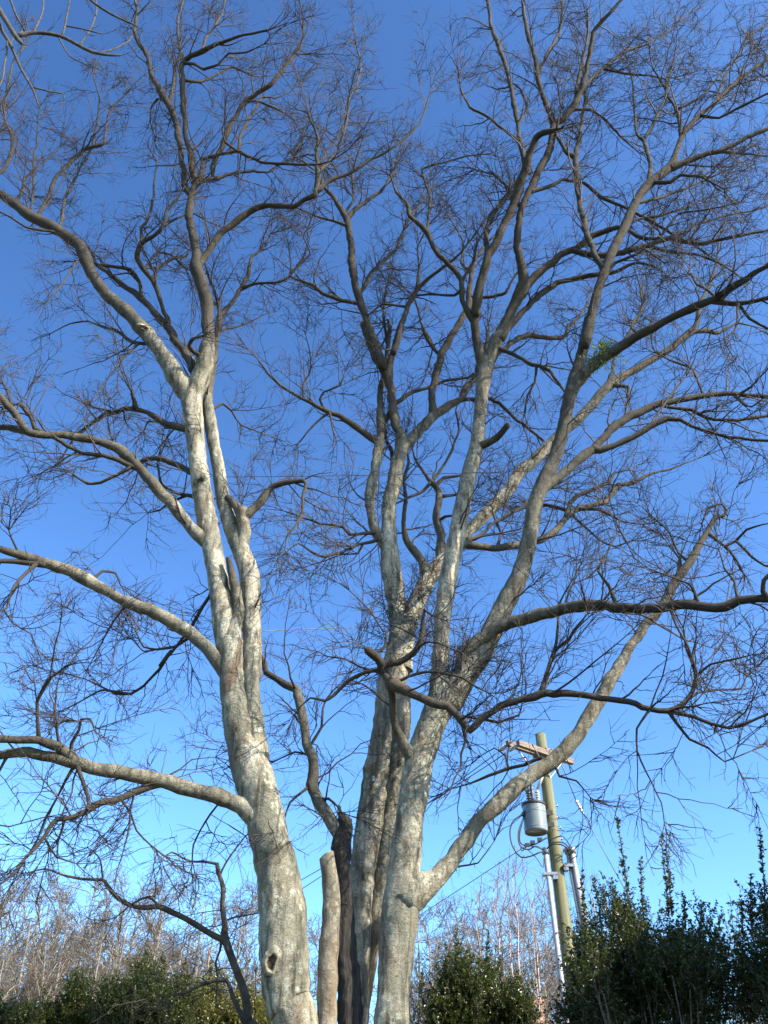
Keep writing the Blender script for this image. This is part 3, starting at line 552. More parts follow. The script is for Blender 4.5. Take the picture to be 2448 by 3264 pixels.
S2|S1|0.2|4: 1500,850,10 1520,870,9 1550,910,8 1570,950,6
S3|S|0.3|2: 840,500,18 830,470,14 770,500,13 710,515,12 640,540,10 570,570,7 500,590,4
S4|S|-0.2|2: 880,480,12 900,540,9 960,560,7 1010,620,4
S5|S|0.3|4: 1300,1020,18 1335,960,14 1340,900,9 1300,850,6
S6|S|0.3|4: 1370,900,12 1330,870,9 1300,800,7 1260,760,4
S7|S3|0.2|2: 710,515,8 700,470,7 660,440,5 610,470,3
S8|S1|-0.3|4: 1540,832,9 1580,790,8 1640,770,6 1700,760,4
S9|S|0.2|2: 480,880,12 540,870,8 600,860,5 660,780,3
"""
LIMB = {}
def nearest_Y(par, nx, ny):
    d = (par['px'][:, 0] - nx) ** 2 + (par['px'][:, 1] - ny) ** 2; return par['Y'][int(np.argmin(d))]
def densify(a, k=12):
    t = np.linspace(0, len(a) - 1, (len(a) - 1) * k + 1); i = np.minimum(t.astype(int), len(a) - 2); f = t - i
    return a[i] * (1 - f)[:, None] + a[i + 1] * f[:, None] if a.ndim == 2 else a[i] * (1 - f) + a[i + 1] * f
def read_traces(text):
    for line in text.strip().splitlines():
        name, par, dy, body = line.split('|'); tile = None; pts = []
        for tok in body.split():
            if tok.endswith(':'): tile = tok[:-1]; continue
            x, y, w = map(float, tok.split(',')); ox, oy, s = TILES[tile]; pts.append((ox + x / s, oy + y / s, w / s))
        pts = np.array(pts)
        Y0 = float(par[1:]) if par[0] == '@' else nearest_Y(LIMB[par], *pts[0, :2])
        seg = np.concatenate([[0], np.cumsum(np.hypot(*np.diff(pts[:, :2], axis=0).T))]); u = seg / seg[-1]
        dy = float(dy); jit = 0.05 * np.sin(u * 9 + len(name) * 2.1 + pts[0, 0]) * abs(dy) * u
        Yv = Y0 + dy * u ** 1.1 + jit
        C = []; R = []
        for (x, y, w), Y in zip(pts, Yv):
            d = ray(x, y); t = Y / d[1]; C.append(EYE + d * t); R.append(0.5 * w * t / FPX)
        LIMB[name] = dict(par=par, px=densify(pts[:, :2]), Y=densify(Yv), C=np.array(C), R=np.array(R))
read_traces(TRACE)
# carry the stems on below the frame to one shared root stock
FOOT = {'A': (-0.60, 8.95), 'D': (-0.42, 8.98), 'C': (-0.25, 9.12), 'B': (-0.20, 9.6), 'B2': (-0.20, 9.8), 'E': (0.02, 9.0)}
for k, (fx, fy) in FOOT.items():
    l = LIMB[k]; c, r = l['C'][0], l['R'][0]; d = c - l['C'][1]; d /= -d[2]
    m1 = c + d * 0.9 * 0.6; m1[2] = c[2] - 0.9
    f0 = np.array([fx, fy, 1.0]); f1 = np.array([fx, fy, 0.25]); f2 = np.array([fx, fy, -0.35])
    l['C'] = np.vstack([f2, f1, f0, 0.5 * (m1 + f0 + [0, 0, 0.1]), m1 * 0.6 + np.array([fx, fy, c[2] - 0.9]) * 0.4, l['C']])
    l['C'] = np.delete(l['C'], 3, 0)
    l['R'] = np.concatenate([[r * 2.1, r * 1.6, r * 1.25, r * 1.08], l['R']])

tree = empty('beech_tree', 'tall bare grey multi-stemmed tree with lichen-mottled trunks and fine reddish twigs', 'tree')
tree.location = (0, 0, 0)
STEMS = {'A': ('trunk', M_BARK, 'thick pale left-hand trunk with a knot hole low down'), 'A2': ('trunk', M_BARK, None), 'B': ('trunk', M_BARK, None),
         'B2': ('trunk', M_BARK, None), 'E': ('trunk', M_BARK, None), 'I': ('trunk', M_BARK, None), 'J': ('trunk', M_BARK, None), 'H': ('trunk', M_BARK, None),
         'D': ('sawn_stem', M_BARK_WARM, 'short brown stem sawn off flat at the top'), 'C': ('broken_stem', M_SNAG, 'dark broken-off dead stem with a hollow top')}
SHADED_LIMB = lambda k: k in ('J', 'Bl') or k[:2] in ('Ir', 'Il', 'F2', 'F3', 'Br2', 'P', 'P2', 'P3', 'K', 'K2', 'K3') or k[0] in 'PMNKQ' or k == 'Br2'  # limbs seen in shade; bark colour darkened to carry that shade
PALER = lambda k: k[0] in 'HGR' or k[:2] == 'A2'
lseed = 0
OFFEND = set()
for k, l in LIMB.items():
    lseed += 1
    big = l['R'].max() > 0.09
    P = catmull(np.column_stack([l['C'], l['R']]), 0.035 if k in STEMS else (0.06 if l['R'].max() > 0.03 else 0.09), 0.0 if k in STEMS else 0.6)
    C, R = P[:, :3], np.maximum(P[:, 3], 0.004)
    if l['par'][0] != '@':                                     # a collar where a limb leaves its parent
        s = np.concatenate([[0], np.cumsum(np.linalg.norm(np.diff(C, axis=0), axis=1))]); R = R * (1 + 0.35 * np.exp(-s / (2.2 * R[0] + 0.02)))
    if k not in STEMS:                                          # small crooks the trace cannot hold
        n = len(C); w = np.minimum(1, np.arange(n) / 8)[:, None] * np.minimum(1, (n - 1 - np.arange(n)) / 4)[:, None]
        C = C + w * (0.7 * np.stack([lump(C, 7, lseed % 5), lump(C, 7, lseed % 5 + 2), lump(C, 7, lseed % 5 + 4)], 1) + 0.55 * np.sign(lump(C, 11, lseed % 4))[:, None] * np.stack([lump(C, 17, 1), lump(C, 17, 3), lump(C, 17, 4)], 1)) * np.clip(R * 1.1, 0.012, 0.032)[:, None]
    if l['par'][0] != '@':
        pp = LIMB[l['par']]; q = int(np.argmin(((pp['P'] - C[0]) ** 2).sum(1)))
        R[:3] = np.minimum(R[:3], pp['PR'][q] * 0.92); nb_ = min(len(C), 6)
        C[:nb_] += (pp['P'][q] - C[0]) * (np.cos(np.linspace(0, math.pi, nb_)) * 0.5 + 0.5)[:, None]
    if R[-1] > 0.03 and k not in ('D', 'C') and k not in OFFEND:
        t_ = norm((C[-1] - C[-3])[None])[0]; h_ = np.array([0.35, 0.65, 0.88, 1.0]); r_ = R[-1]
        C = np.vstack([C, C[-1] + t_ * r_ * (h_ * 1.3)[:, None]]); R = np.concatenate([R, r_ * np.sqrt(np.maximum(1 - h_ ** 2, 0.01))])
    if k not in STEMS: R = R * (1 + 0.20 * lump(C, 6, lseed % 6) + 0.14 * lump(C, 15, lseed % 7))
    l['P'], l['PR'] = C, R
    scars = None
    if k in STEMS and k != 'C':
        scars = []; n = len(C)
        for _ in range(int(6 + n * 0.035)):
            i = rng.integers(2, n - 2); a = rng.uniform(0, 6.28)
            scars.append((C[i] + R[i] * np.array([math.cos(a), math.sin(a), 0]), rng.uniform(0.035, 0.075), rng.uniform(0.006, 0.02)))
    sides = (52 if R.max() > 0.15 else 32) if k in STEMS else (18 if R.max() > 0.05 else 10 if R.max() > 0.02 else 7)
    V, Q, T, rad = tube_one(C, R, sides, (0.5 if k == 'C' else 0.20) if k in STEMS else 0.24, cap=True, seed=lseed % 9, scars=scars)
    if k == 'C': V = V + 0
    nm, mt, lb = STEMS.get(k, ('limb', M_BARK, None))
    if k == 'C':                                               # jagged broken rim, hollow inside
        n = len(C); top = V[(n - 1) * sides:n * sides].copy(); V = V[:n * sides]; rad = rad[:n * sides]
        up = (0.07 + 0.07 * np.abs(np.sin(np.arange(sides) * 0.9)) + 0.06 * rng.random(sides)) * (0.6 + 0.4 * np.cos(np.arange(sides) / sides * 6.28))
        rim = top + np.array([0, 0, 1]) * up[:, None]; inn = C[-1] + (rim - C[-1]) * np.array([0.72, 0.72, 1]); deep = C[-1] + (top - C[-1]) * 0.55 - np.array([0, 0, 0.5])
        V = np.vstack([V, rim, inn, deep]); rad = np.concatenate([rad, np.repeat(R[-1], 3 * sides)])
        j = np.arange(sides); jn = (j + 1) % sides; T = None
        for a_ in range(3): b0 = (n - 1 + a_) * sides; Q = np.vstack([Q, np.stack([b0 + j, b0 + jn, b0 + sides + jn, b0 + sides + j], -1)])
    fk = 0.62 if SHADED_LIMB(k) else 1.35 if PALER(k) else 1.0; sl_ = np.concatenate([[0], np.cumsum(np.linalg.norm(np.diff(C, axis=0), axis=1))])
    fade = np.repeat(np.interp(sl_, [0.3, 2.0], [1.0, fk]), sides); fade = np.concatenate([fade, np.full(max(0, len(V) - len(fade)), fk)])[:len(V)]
    l['obj'] = new_obj(nm, mesh_np(nm, V, Q, T, {'rad': rad * np.interp(V[:, 2], [8.5, 14], [1.5, 0.5]) * fade}), mt, tree, label=lb)  # height scaling paints the dimmer upper crown into the bark colour
    if k == 'D':                                               # slanting sawn face, one side lower
        t = norm((C[-1] - C[-4])[None])[0]; b = Bag(); a = np.linspace(0, 6.2832, 40, endpoint=False)
        u = norm(np.cross(t, [0, 1, 0])[None])[0]; v = np.cross(t, u)
        rr = R[-1] * (1.03 + 0.04 * np.sin(3 * a + 1)); ring = lambda f, h: C[-1] + t * h + (np.cos(a) * rr * f)[:, None] * u + (np.sin(a) * rr * f)[:, None] * v + (np.cos(a) * rr * f)[:, None] * t * -0.35
        rings = [ring(1.0, -0.05), ring(1.02, 0.10), ring(0.98, 0.115), ring(0.6, 0.118), ring(0.3, 0.12), ring(0.02, 0.121)]
        n_ = 40; j = np.arange(n_); jn = (j + 1) % n_
        qq = lambda k0, k1: np.vstack([np.stack([q * n_ + j, q * n_ + jn, (q + 1) * n_ + jn, (q + 1) * n_ + j], -1) for q in range(k0, k1)])
        new_obj('bark_rim', mesh_np('bark_rim', np.vstack(rings[:2]), qq(0, 1), None, {'rad': np.full(2 * n_, 0.2)}), M_BARK_WARM, l['obj'])
        b.add(np.vstack([rings[1]] + rings[3:]), qq(0, 3)); b.build('sawn_face', M_CUT, l['obj'], smooth=False)
def surface_point(tile, x, y, Y0):
    """first trunk surface point roughly in front of a centre line"""
    return at(tile, x, y, Y0)
def knot(tile, x, y, Y, r, parent, inner, depth=0.06, squash=1.25):
    p, _ = at(tile, x, y, Y); ax = norm((EYE - p)[None])[0]; p = p + ax * 0.022 * r / 0.056; ax = norm((ax + np.array([0.0, 0, -0.1]))[None])[0]
    u = norm(np.cross(ax, [0, 0, 1])[None])[0]; v = np.cross(u, ax)
    a = np.linspace(0, 6.2832, 28, endpoint=False); rings = []
    for f, h in ((1.9, -0.05), (1.5, -0.012), (1.25, 0.008), (1.05, 0.012), (0.92, 0.0), (0.80, -0.022)):
        w = 1 + 0.16 * np.sin(2 * a + p[0] * 9) + 0.10 * np.sin(3 * a + 1) + 0.07 * np.sin(7 * a + 2)
        rings.append(p + (np.cos(a) * w * r * f)[:, None] * u + (np.sin(a) * w * r * f * squash)[:, None] * v + ax * (h * r / 0.07))
    j = np.arange(28); jn = (j + 1) % 28
    qs = lambda k0, k1: np.vstack([np.stack([q * 28 + j, q * 28 + jn, (q + 1) * 28 + jn, (q + 1) * 28 + j], -1) for q in range(k0, k1)])
    o = new_obj('knot', mesh_np('knot', np.vstack(rings), qs(0, 5), None, {'rad': np.full(28 * 6, 0.2)}), M_BARK, parent)
    r2 = [rings[-1] + 0.0]
    for f, h in ((0.6, -0.026 * r / 0.056), (0.35, -0.020 * r / 0.056), (0.02, -0.024 * r / 0.056)):
        r2.append(p + (np.cos(a) * r * f)[:, None] * u + (np.sin(a) * r * f * squash)[:, None] * v + ax * h)
    new_obj('hollow', mesh_np('hollow', np.vstack(r2), qs(0, 3)), inner, o)
knot('8', 178, 1570, 8.70, 0.046, tree, M_ROT, 0.10, 1.35)
knot('8', 150, 150, 8.86, 0.04, tree, M_BARK, 0.02, 1.3)
knot('5', 622, 1415, float(LIMB['F1']['Y'][60]) - 0.10, 0.055, tree, M_CUTFRESH, 0.012, 0.5)
knot('3', 862, 730, float(LIMB['A']['Y'][220]) - 0.12, 0.045, tree, M_ROT, 0.03)

# twigs: branches of three orders along every limb, joined per limb
own = []; P0 = []; D0 = []; LL = []; RR = []; names = list(LIMB)
DENSE = {'E': 1.4, 'B': 1.2, 'I': 1.6, 'J': 1.3}
for li, k in enumerate(names):
    if k in ('D', 'C', 'B2', 'A1s', 'A2u', 'Ist'): continue
    l = LIMB[k]; C, R = l['P'], l['PR']; T = norm(np.gradient(C, axis=0)); ds = np.concatenate([[0], np.linalg.norm(np.diff(C, axis=0), axis=1)])
    dens = np.where(R > 0.085, 0.20, np.where(R > 0.05, 1.2, np.where(R > 0.03, 2.8, 4.8))) * DENSE.get(k, 1.0)
    dens = np.where(C[:, 2] < 3.6, 0.0, dens) * (1.3 if k[0] in 'JPQ' or k[:2] in ('Ir', 'F2') else 1.0)
    n = rng.poisson(dens * ds); idx = np.repeat(np.arange(len(C)), n)
    if len(idx):
        r = rng.normal(0, 1, (len(idx), 3)); t = T[idx]; r = norm(r - t * (r * t).sum(1, keepdims=True)); ang = np.radians(rng.uniform(28, 68, len(idx)))[:, None]
        P0.append(C[idx] + r * R[idx][:, None] * 0.6); D0.append(t * np.cos(ang) + r * np.sin(ang) + np.array([0, 0, 0.22]))
        LL.append(rng.uniform(0.35, 1.2, len(idx)) * np.where(R[idx] > 0.06, 0.6, 1.0)); RR.append(np.clip(R[idx] * 0.5, 0.006, 0.015) * rng.uniform(0.7, 1.2, len(idx))); own.append(np.full(len(idx), li))
    if R[-1] < 0.05:                                            # the growing tip carries on as several shoots
        m = 4; P0.append(np.repeat(C[-1:], m, 0)); D0.append(T[-1] + rng.normal(0, 0.42, (m, 3))); LL.append(rng.uniform(0.6, 1.3, m) * (0.35 if T[-1][2] < -0.25 else 1.0)); RR.append(np.full(m, np.clip(R[-1] * 0.8, 0.005, 0.010))); own.append(np.full(m, li))
for k, tile, x, y, n in (('B', '4', 300, 1075, 16), ('B', '4', 330, 1130, 14), ('H', '4', 390, 1060, 14), ('E', '2', 470, 260, 12), ('I', '4', 470, 1290, 14), ('I', '4', 470, 1180, 10), ('J', '4', 560, 1330, 10), ('H', '4', 460, 920, 10), ('B', '4', 320, 1190, 12)):
    ox, oy, s_ = TILES[tile]; C = LIMB[k]['P']; q = at(tile, x, y, nearest_Y(LIMB[k], ox + x / s_, oy + y / s_))[0]; i_ = int(np.argmin(((C - q) ** 2).sum(1)))   # tangles of reddish suckers at the forks
    i_ = np.clip(i_ + rng.integers(-5, 6, n), 0, len(C) - 1); d = norm(rng.normal(0, 1, (n, 3)) + np.array([0, -0.6, 0.1]))
    P0.append(C[i_] + d * LIMB[k]['PR'][i_][:, None] * 0.7); D0.append(d); LL.append(rng.uniform(0.25, 0.6, n)); RR.append(np.full(n, 0.005)); own.append(np.full(n, names.index(k)))
P0 = np.vstack(P0); D0 = np.vstack(D0); LL = np.concatenate(LL); RR = np.concatenate(RR); own = np.concatenate(own)
PT, RT = grow(P0, D0, LL, RR, np.full(len(LL), 0.0026), 7, 0.15, 0.16)
lv = [(PT, RT, own, 3)] + [(a, b, c, 3) for a, b, c in levels(PT, RT, own, 7.6, 0.40, 9.6, 0.18, 0.0050, 0.0022, wig=0.18, seg2=4, seg3=3)]
print('twigs', [len(x[0]) for x in lv])
for li, k in enumerate(names):
    b = Bag()
    for P, R, o, sd_ in lv:
        m = o == li
        if m.any(): V, Q = tubes_many(P[m], R[m], sd_); b.add(V, Q)
    if b.n: b.build('twigs', M_TWIG, LIMB[k]['obj'], kind='stuff')
# ------------------------------------------------------------------ other traced trees: a crooked sapling and a bough reaching in overhead
def traced_tree(prefix, root, text, mat, twig_mat, dens, l1, n2, l2, n3, l3, lumps=0.14, r2=0.0035, r3=0.0018, trunk_keys=(), up=0.05):
    before = set(LIMB); read_traces(text); keys = [k for k in LIMB if k not in before]
    return keys
def finish_traced(keys, root, mat, twig_mat, dens, l1, n2, l2, n3, l3, trunk_keys=(), up=0.05, tip=3, r1=0.006):
    P0, D0, LL, RR, own = [], [], [], [], []
    for li, k in enumerate(keys):
        l = LIMB[k]; P = catmull(np.column_stack([l['C'], l['R']]), 0.05); C, R = P[:, :3], np.maximum(P[:, 3], 0.0025)
        C = C + np.minimum(1, np.arange(len(C)) / 6)[:, None] * np.stack([lump(C, 9, 1), lump(C, 9, 2), lump(C, 9, 3)], 1) * 0.012
        V, Q, T, rad = tube_one(C, R, 16 if k in trunk_keys else 9, 0.16, seed=li % 7)
        l['P'], l['PR'] = C, R
        l['obj'] = new_obj('trunk' if k in trunk_keys else 'limb', mesh_np('limb', V, Q, T, {'rad': rad}), mat, root)
        T_ = norm(np.gradient(C, axis=0)); ds = np.concatenate([[0], np.linalg.norm(np.diff(C, axis=0), axis=1)])
        n = rng.poisson(np.where((C[:, 2] > 3.0) & (R < 0.05), dens, 0.0) * ds); idx = np.repeat(np.arange(len(C)), n)
        if len(idx):
            r = rng.normal(0, 1, (len(idx), 3)); t = T_[idx]; r = norm(r - t * (r * t).sum(1, keepdims=True)); ang = np.radians(rng.uniform(35, 75, len(idx)))[:, None]
            P0.append(C[idx]); D0.append(t * np.cos(ang) + r * np.sin(ang)); LL.append(rng.uniform(0.4, 1.3, len(idx)) * l1); RR.append(np.clip(R[idx] * 0.5, 0.003, r1)); own.append(np.full(len(idx), li))
        if R[-1] < 0.02 and tip:
            P0.append(np.repeat(C[-1:], tip, 0)); D0.append(T_[-1] + rng.normal(0, 0.4, (tip, 3))); LL.append(rng.uniform(0.6, 1.3, tip) * l1); RR.append(np.full(tip, np.clip(R[-1] * 0.8, 0.003, r1))); own.append(np.full(tip, li))
    P0 = np.vstack(P0); D0 = np.vstack(D0); LL = np.concatenate(LL); RR = np.concatenate(RR); own = np.concatenate(own)
    PT, RT = grow(P0, D0, LL, RR, np.full(len(LL), 0.002), 7, 0.18, up)
    lv = [(PT, RT, own)] + levels(PT, RT, own, n2, l2, n3, l3, 0.0032, 0.0017)
    for li, k in enumerate(keys):
        b = Bag()
        for P, R, o in lv:
            m = o == li
            if m.any(): b.add(*tubes_many(P[m], R[m], 3))
        if b.n: b.build('twigs', twig_mat, LIMB[k]['obj'], kind='stuff')

SAP = """
Ta|@9.9|0.4|1: 1100,1800,42 1075,1713,40 1060,1600,36 1020,1470,32 980,1370,32 968,1320,28 970,1280,24 960,1200,22 960,1120,20 945,1060,20 940,1020,18
Tb|Ta|-0.6|1: 985,1380,30 960,1350,28 930,1335,27 870,1300,26 800,1260,24 740,1230,24 690,1205,24 620,1210,20 560,1200,20 500,1160,20 460,1110,18 440,1090,14 350,1085,12 270,1070,10 200,1045,8 120,1060,5
Tc|Ta|-0.3|1: 942,1025,13 930,1020,12 880,1010,11 830,1010,9 780,990,8 740,970,7 700,1000,4
Td|Ta|0.3|1: 952,1070,10 960,1050,9 1000,980,7 1060,900,5
Te|Tb|0.2|1: 445,1095,9 430,1000,7 400,960,5
Tf|Ta|-0.3|1: 1088,1770,24 1050,1690,22 1010,1600,20 980,1530,15 940,1525,14 870,1545,14 800,1580,12 740,1590,8
Tg|Tb|0.2|1: 955,1360,12 950,1400,10 935,1440,9 940,1500,6
Th|Tb|-0.2|1: 690,1205,12 640,1165,10 580,1190,8 500,1250,5
Ti|Ta|0.3|1: 968,1270,9 1020,1250,8 1110,1235,6
"""
sap = empty('crooked_sapling', 'slender dark crooked sapling leaning left behind the thick pale left-hand trunk', 'tree')
ks = traced_tree('T', sap, SAP, None, None, 0, 0, 0, 0, 0, 0)
l = LIMB['Ta']; c = l['C'][0]
l['C'] = np.vstack([[c[0] + 0.25, c[1] + 0.05, -0.2], [c[0] + 0.2, c[1] + 0.04, 1.2], l['C']]); l['R'] = np.concatenate([[l['R'][0] * 1.7, l['R'][0] * 1.2], l['R']])
M_SAP = flat_noise_material('sapling_bark', (0.028, 0.022, 0.017), (0.095, 0.077, 0.06), 9, 0.9, 0.4, 0.006)
finish_traced(ks, sap, M_SAP, M_TWIG, 3.6, 0.55, 6, 0.34, 9, 0.15, ('Ta',))

BOUGH = """
Ua|@3.4|-0.1|5: -260,-420,60 -160,-230,44 -60,-60,28 0,50,22 40,110,21 75,165,20 96,190,14
Ub|Ua|0.15|5: 70,158,18 130,142,18 190,143,17 260,158,16 330,190,15 400,222,14 480,237,12 525,240,6
Uc|Ua|0.1|5: -60,-60,20 0,110,16 40,180,15 80,270,12 120,350,10 145,400,8 165,460,5
Ud|Ub|0.1|5: 145,140,9 180,60,8 190,0,7 185,-60,5
Ue|Ub|-0.1|5: 265,160,9 280,120,9 290,50,8 300,0,7 305,-50,5
Uf|Ue|0.05|5: 282,112,7 350,125,7 435,148,5
Ug|Ub|0.1|5: 345,195,8 400,110,8 415,40,7 420,-30,5
Uh|Uc|-0.1|5: 32,170,10 30,220,9 20,290,8 0,360,7 -30,420,5
Ui|Uc|0.1|5: 135,375,7 210,395,7 270,405,6 278,430,4
Uj|Ua|0.1|5: 10,-60,11 45,0,10 70,70,9 105,130,7
Uk|Ub|-0.1|5: 255,165,7 300,240,6 380,285,5 435,300,3
Ul|Ub|0.1|5: 420,230,8 500,210,7 560,175,6 570,150,4
Um|Ub|0.1|5: 330,-60,13 400,5,12 480,60,10 580,105,7 600,120,4
Un|Uc|0.1|5: 50,205,8 55,170,7 110,120,6 115,80,4
"""
bough = empty('overhanging_tree', 'dark knobbly boughs of a neighbouring tree reaching in against the sky overhead', 'tree')
ks = traced_tree('U', bough, BOUGH, None, None, 0, 0, 0, 0, 0, 0)
l = LIMB['Ua']; c = l['C'][0]                                      # its trunk stands out of view, left of the viewer
tp = np.array([c[0] - 1.5, c[1] - 0.2, c[2] - 2.2])
l['C'] = np.vstack([[tp[0], tp[1], -0.2], [tp[0] + 0.05, tp[1], 1.5], tp, c + np.array([-0.6, 0, -0.75]), l['C']]); r = l['R'][0]
l['R'] = np.concatenate([[0.26, 0.19, 0.14, r * 1.4], l['R']])
M_BOUGH = flat_noise_material('bough_bark', (0.018, 0.015, 0.013), (0.075, 0.065, 0.053), 26, 0.9, 0.6, 0.006)
finish_traced(ks, bough, M_BOUGH, M_BOUGH, 1.1, 0.16, 3, 0.05, 1, 0.03, ('Ua',), tip=1, r1=0.003)

# ------------------------------------------------------------------ steel bracing cables between the stems
def limb_pt(k, tile, x, y):
    ox, oy, s = TILES[tile]; nx, ny = ox + x / s, oy + y / s; return at(tile, x, y, nearest_Y(LIMB[k], nx, ny))[0]
def cable(a, b, sag, r, label, n=14):
    t = np.linspace(0, 1, n)[:, None]; P = a * (1 - t) + b * t - np.array([0, 0, 1]) * sag * 4 * t * (1 - t)
    bg_ = Bag().rod(P, r, 5); return bg_.build('bracing_cable', M_WIRE, None, label=label, category='cable', group='bracing cables between the stems')
cable(limb_pt('A2', '3', 950, 705), limb_pt('J', '4', 835, 573), 0.02, 0.0045, 'thin taut level steel bracing cable running from left trunk to right stems')
cable(limb_pt('A2', '3', 925, 530), limb_pt('B', '4', 300, 590), 0.01, 0.0045, 'thin steel bracing cable sloping down from the left trunk to the middle stem')
cable(limb_pt('A2', '3', 1090, 1372), limb_pt('B', '4', 300, 1140), 0.0, 0.0045, 'lowest thin steel bracing cable between the left trunk and middle trunk')
# lightning conductor clipped down the face of the middle stem
cp = [(240, 540), (238, 640), (234, 740), (240, 830), (236, 880), (248, 960), (252, 1060)]
P = np.array([limb_pt('B', '4', x, y) - np.array([0, 0.12, 0]) for x, y in cp])
P = np.vstack([limb_pt('G', '4', 240, 500), P, limb_pt('B', '4', 285, 1150)])
Bag().rod(P, 0.006, 5, 0.1).build('conductor_cable', M_DARKM, None, label='dark conductor cable hanging down the left edge of the middle stem', category='cable')

# ------------------------------------------------------------------ leafy shrubs
def leaves_np(B, D, Nn, L, Wd, fold=0.22):
    """leaf-shaped folded faces: base points, axes, normals"""
    D = norm(D); S = norm(np.cross(D, Nn)); Nn = np.cross(S, D); L = L[:, None]; Wd = Wd[:, None]
    v = [B, B + D * L * 0.48 + S * Wd * 0.5 + Nn * Wd * fold, B + D * L - Nn * L * 0.06, B + D * L * 0.48 - S * Wd * 0.5 + Nn * Wd * fold]
    V = np.stack(v, 1).reshape(-1, 3); b = (np.arange(len(B)) * 4)[:, None]
    T = np.concatenate([b + [0, 2, 1], b + [0, 3, 2]], 0); return V, T
def shoot_leaves(P, per_m, l, w, bag, tone0, tone1):
    """leaves spiralling along shoots P (N,K,3)"""
    L = np.linalg.norm(np.diff(P, axis=1), axis=2).sum(1); cnt = np.maximum(3, (per_m * L).astype(int)); idx = np.repeat(np.arange(len(P)), cnt)
    s = rng.uniform(0.05, 1.0, len(idx)); B, D = spawn(P, idx, s, np.radians(rng.uniform(35, 80, len(idx))))
    Nn = norm(rng.normal(0, 0.5, B.shape) + np.array([0, 0, 1.0])); k = rng.uniform(0.65, 1.2, len(idx))
    V, T = leaves_np(B, D, Nn, l * k, w * k)
    tone = np.clip(rng.uniform(tone0, tone1, len(idx)) + 0.18 * s, 0, 1); bag.add(V, None, T, np.repeat(tone, 4))
def lumpy(b):
    """break an ellipsoid into uneven clumps"""
    c, r = np.array(b[0]), np.array(b[1]); out = [(tuple(c), tuple(r * 0.72))]
    for _ in range(7):
        d = norm(rng.normal(0, 1, (1, 3)))[0]; d[2] = abs(d[2]); s = rng.uniform(0.26, 0.46)
        out.append((tuple(c + d * r * (1.05 - s)), tuple(r * s * np.array([1, 1, rng.uniform(0.8, 1.5)]))))
    return out
def shrub(name, label, blobs, spires, nshoot, leaf, mat, cat='shrub', group=None, tone=(0.0, 0.75), foot=None, slen=0.28, zvis=2.7):
    """blobs: (centre, radii); spires: polylines in metres"""
    root = empty(name, label, cat, group); nshoot = int(nshoot * 1.9)
    blobs = [q for b_ in blobs for q in lumpy(b_)]
    Cs = np.array([b[0] for b in blobs]); Rs = np.array([b[1] for b in blobs])
    ext = ((Cs - Rs).min(0), (Cs + Rs).max(0)); body = ((ext[0][0] + ext[1][0]) / 2, Cs[:, 1].mean(), Cs[:, 2].min() * 0.5); brad = ((ext[1][0] - ext[0][0]) * 0.48, Rs[:, 1].max(), Cs[:, 2].min() * 0.62)
    wts = Rs.prod(1) ** 0.667; pick = rng.choice(len(blobs), nshoot, p=wts / wts.sum())
    dv = norm(rng.normal(0, 1, (nshoot, 3))); dv[:, 2] = np.where(rng.random(nshoot) < 0.6, np.abs(dv[:, 2]), dv[:, 2])
    rr = rng.uniform(0.25, 1.0, nshoot) ** 0.5
    isb = rng.random(nshoot) < 0.14; B = np.where(isb[:, None], np.array(body) + dv * np.array(brad) * rr[:, None], Cs[pick] + dv * Rs[pick] * rr[:, None] * 0.88); ok = B[:, 2] > np.where(isb, 0.2, zvis); B, dv, rr = B[ok], dv[ok], rr[ok]
    D = norm(dv * 0.7 + np.array([0, 0, 0.75]) + rng.normal(0, 0.3, B.shape))
    PS, RS = grow(B, D, rng.uniform(0.5, 1.35, len(B)) * slen, np.full(len(B), 0.005), np.full(len(B), 0.002), 4, 0.10, 0.25)
    fol = Bag(); shoot_leaves(PS, 78, leaf[0] * 0.86, leaf[1] * 0.86, fol, *tone)
    fol.build('foliage', mat, root, attr='tone', smooth=False, kind='stuff')
    wood = Bag(); wood.add(*tubes_many(PS[::4], RS[::4], 3))
    fc = foot if foot is not None else np.array([Cs[:, 0].mean(), Cs[:, 1].mean(), 0.0])
    for c, r in blobs:
        for _ in range(2):
            e = np.asarray(c) + norm(rng.normal(0, 1, (1, 3)))[0] * np.asarray(r) * 0.55; q = fc + np.append(rng.normal(0, 0.12, 2), -0.1)
            wood.rod(np.array([q, q * 0.55 + e * 0.45 + np.append(rng.normal(0, 0.1, 2), 0), e]), [0.03, 0.02, 0.006], 6)
    wood.build('stems', M_SHRUBWOOD, root, kind='stuff')
    for sp in spires:
        sp = catmull(np.asarray(sp, float), 0.06); b = Bag()
        sb = Bag().rod(sp, np.linspace(0.011, 0.003, len(sp)), 5)
        P = sp[None]; shoot_leaves(P, 125, leaf[0] * 1.12, leaf[1] * 1.15, b, 0.25, 0.85)
        nb = max(3, int(len(sp) * 0.5)); idx = np.zeros(nb, int); s_ = rng.uniform(0, 0.75, nb)
        Bq, Dq = spawn(P, idx, s_, np.radians(rng.uniform(20, 45, nb))); PQ, RQ = grow(Bq, Dq, rng.uniform(0.08, 0.2, nb) * (1.2 - s_), np.full(nb, 0.004), np.full(nb, 0.002), 3, 0.1, 0.2)
        shoot_leaves(PQ, 80, leaf[0], leaf[1], b, 0.2, 0.8); sb.add(*tubes_many(PQ, RQ, 3))
        so_ = b.build('leaf_shoot', mat, root, attr='tone', smooth=False, kind='stuff'); sb.build('shoot_stem', M_SHRUBWOOD, so_)
    return root
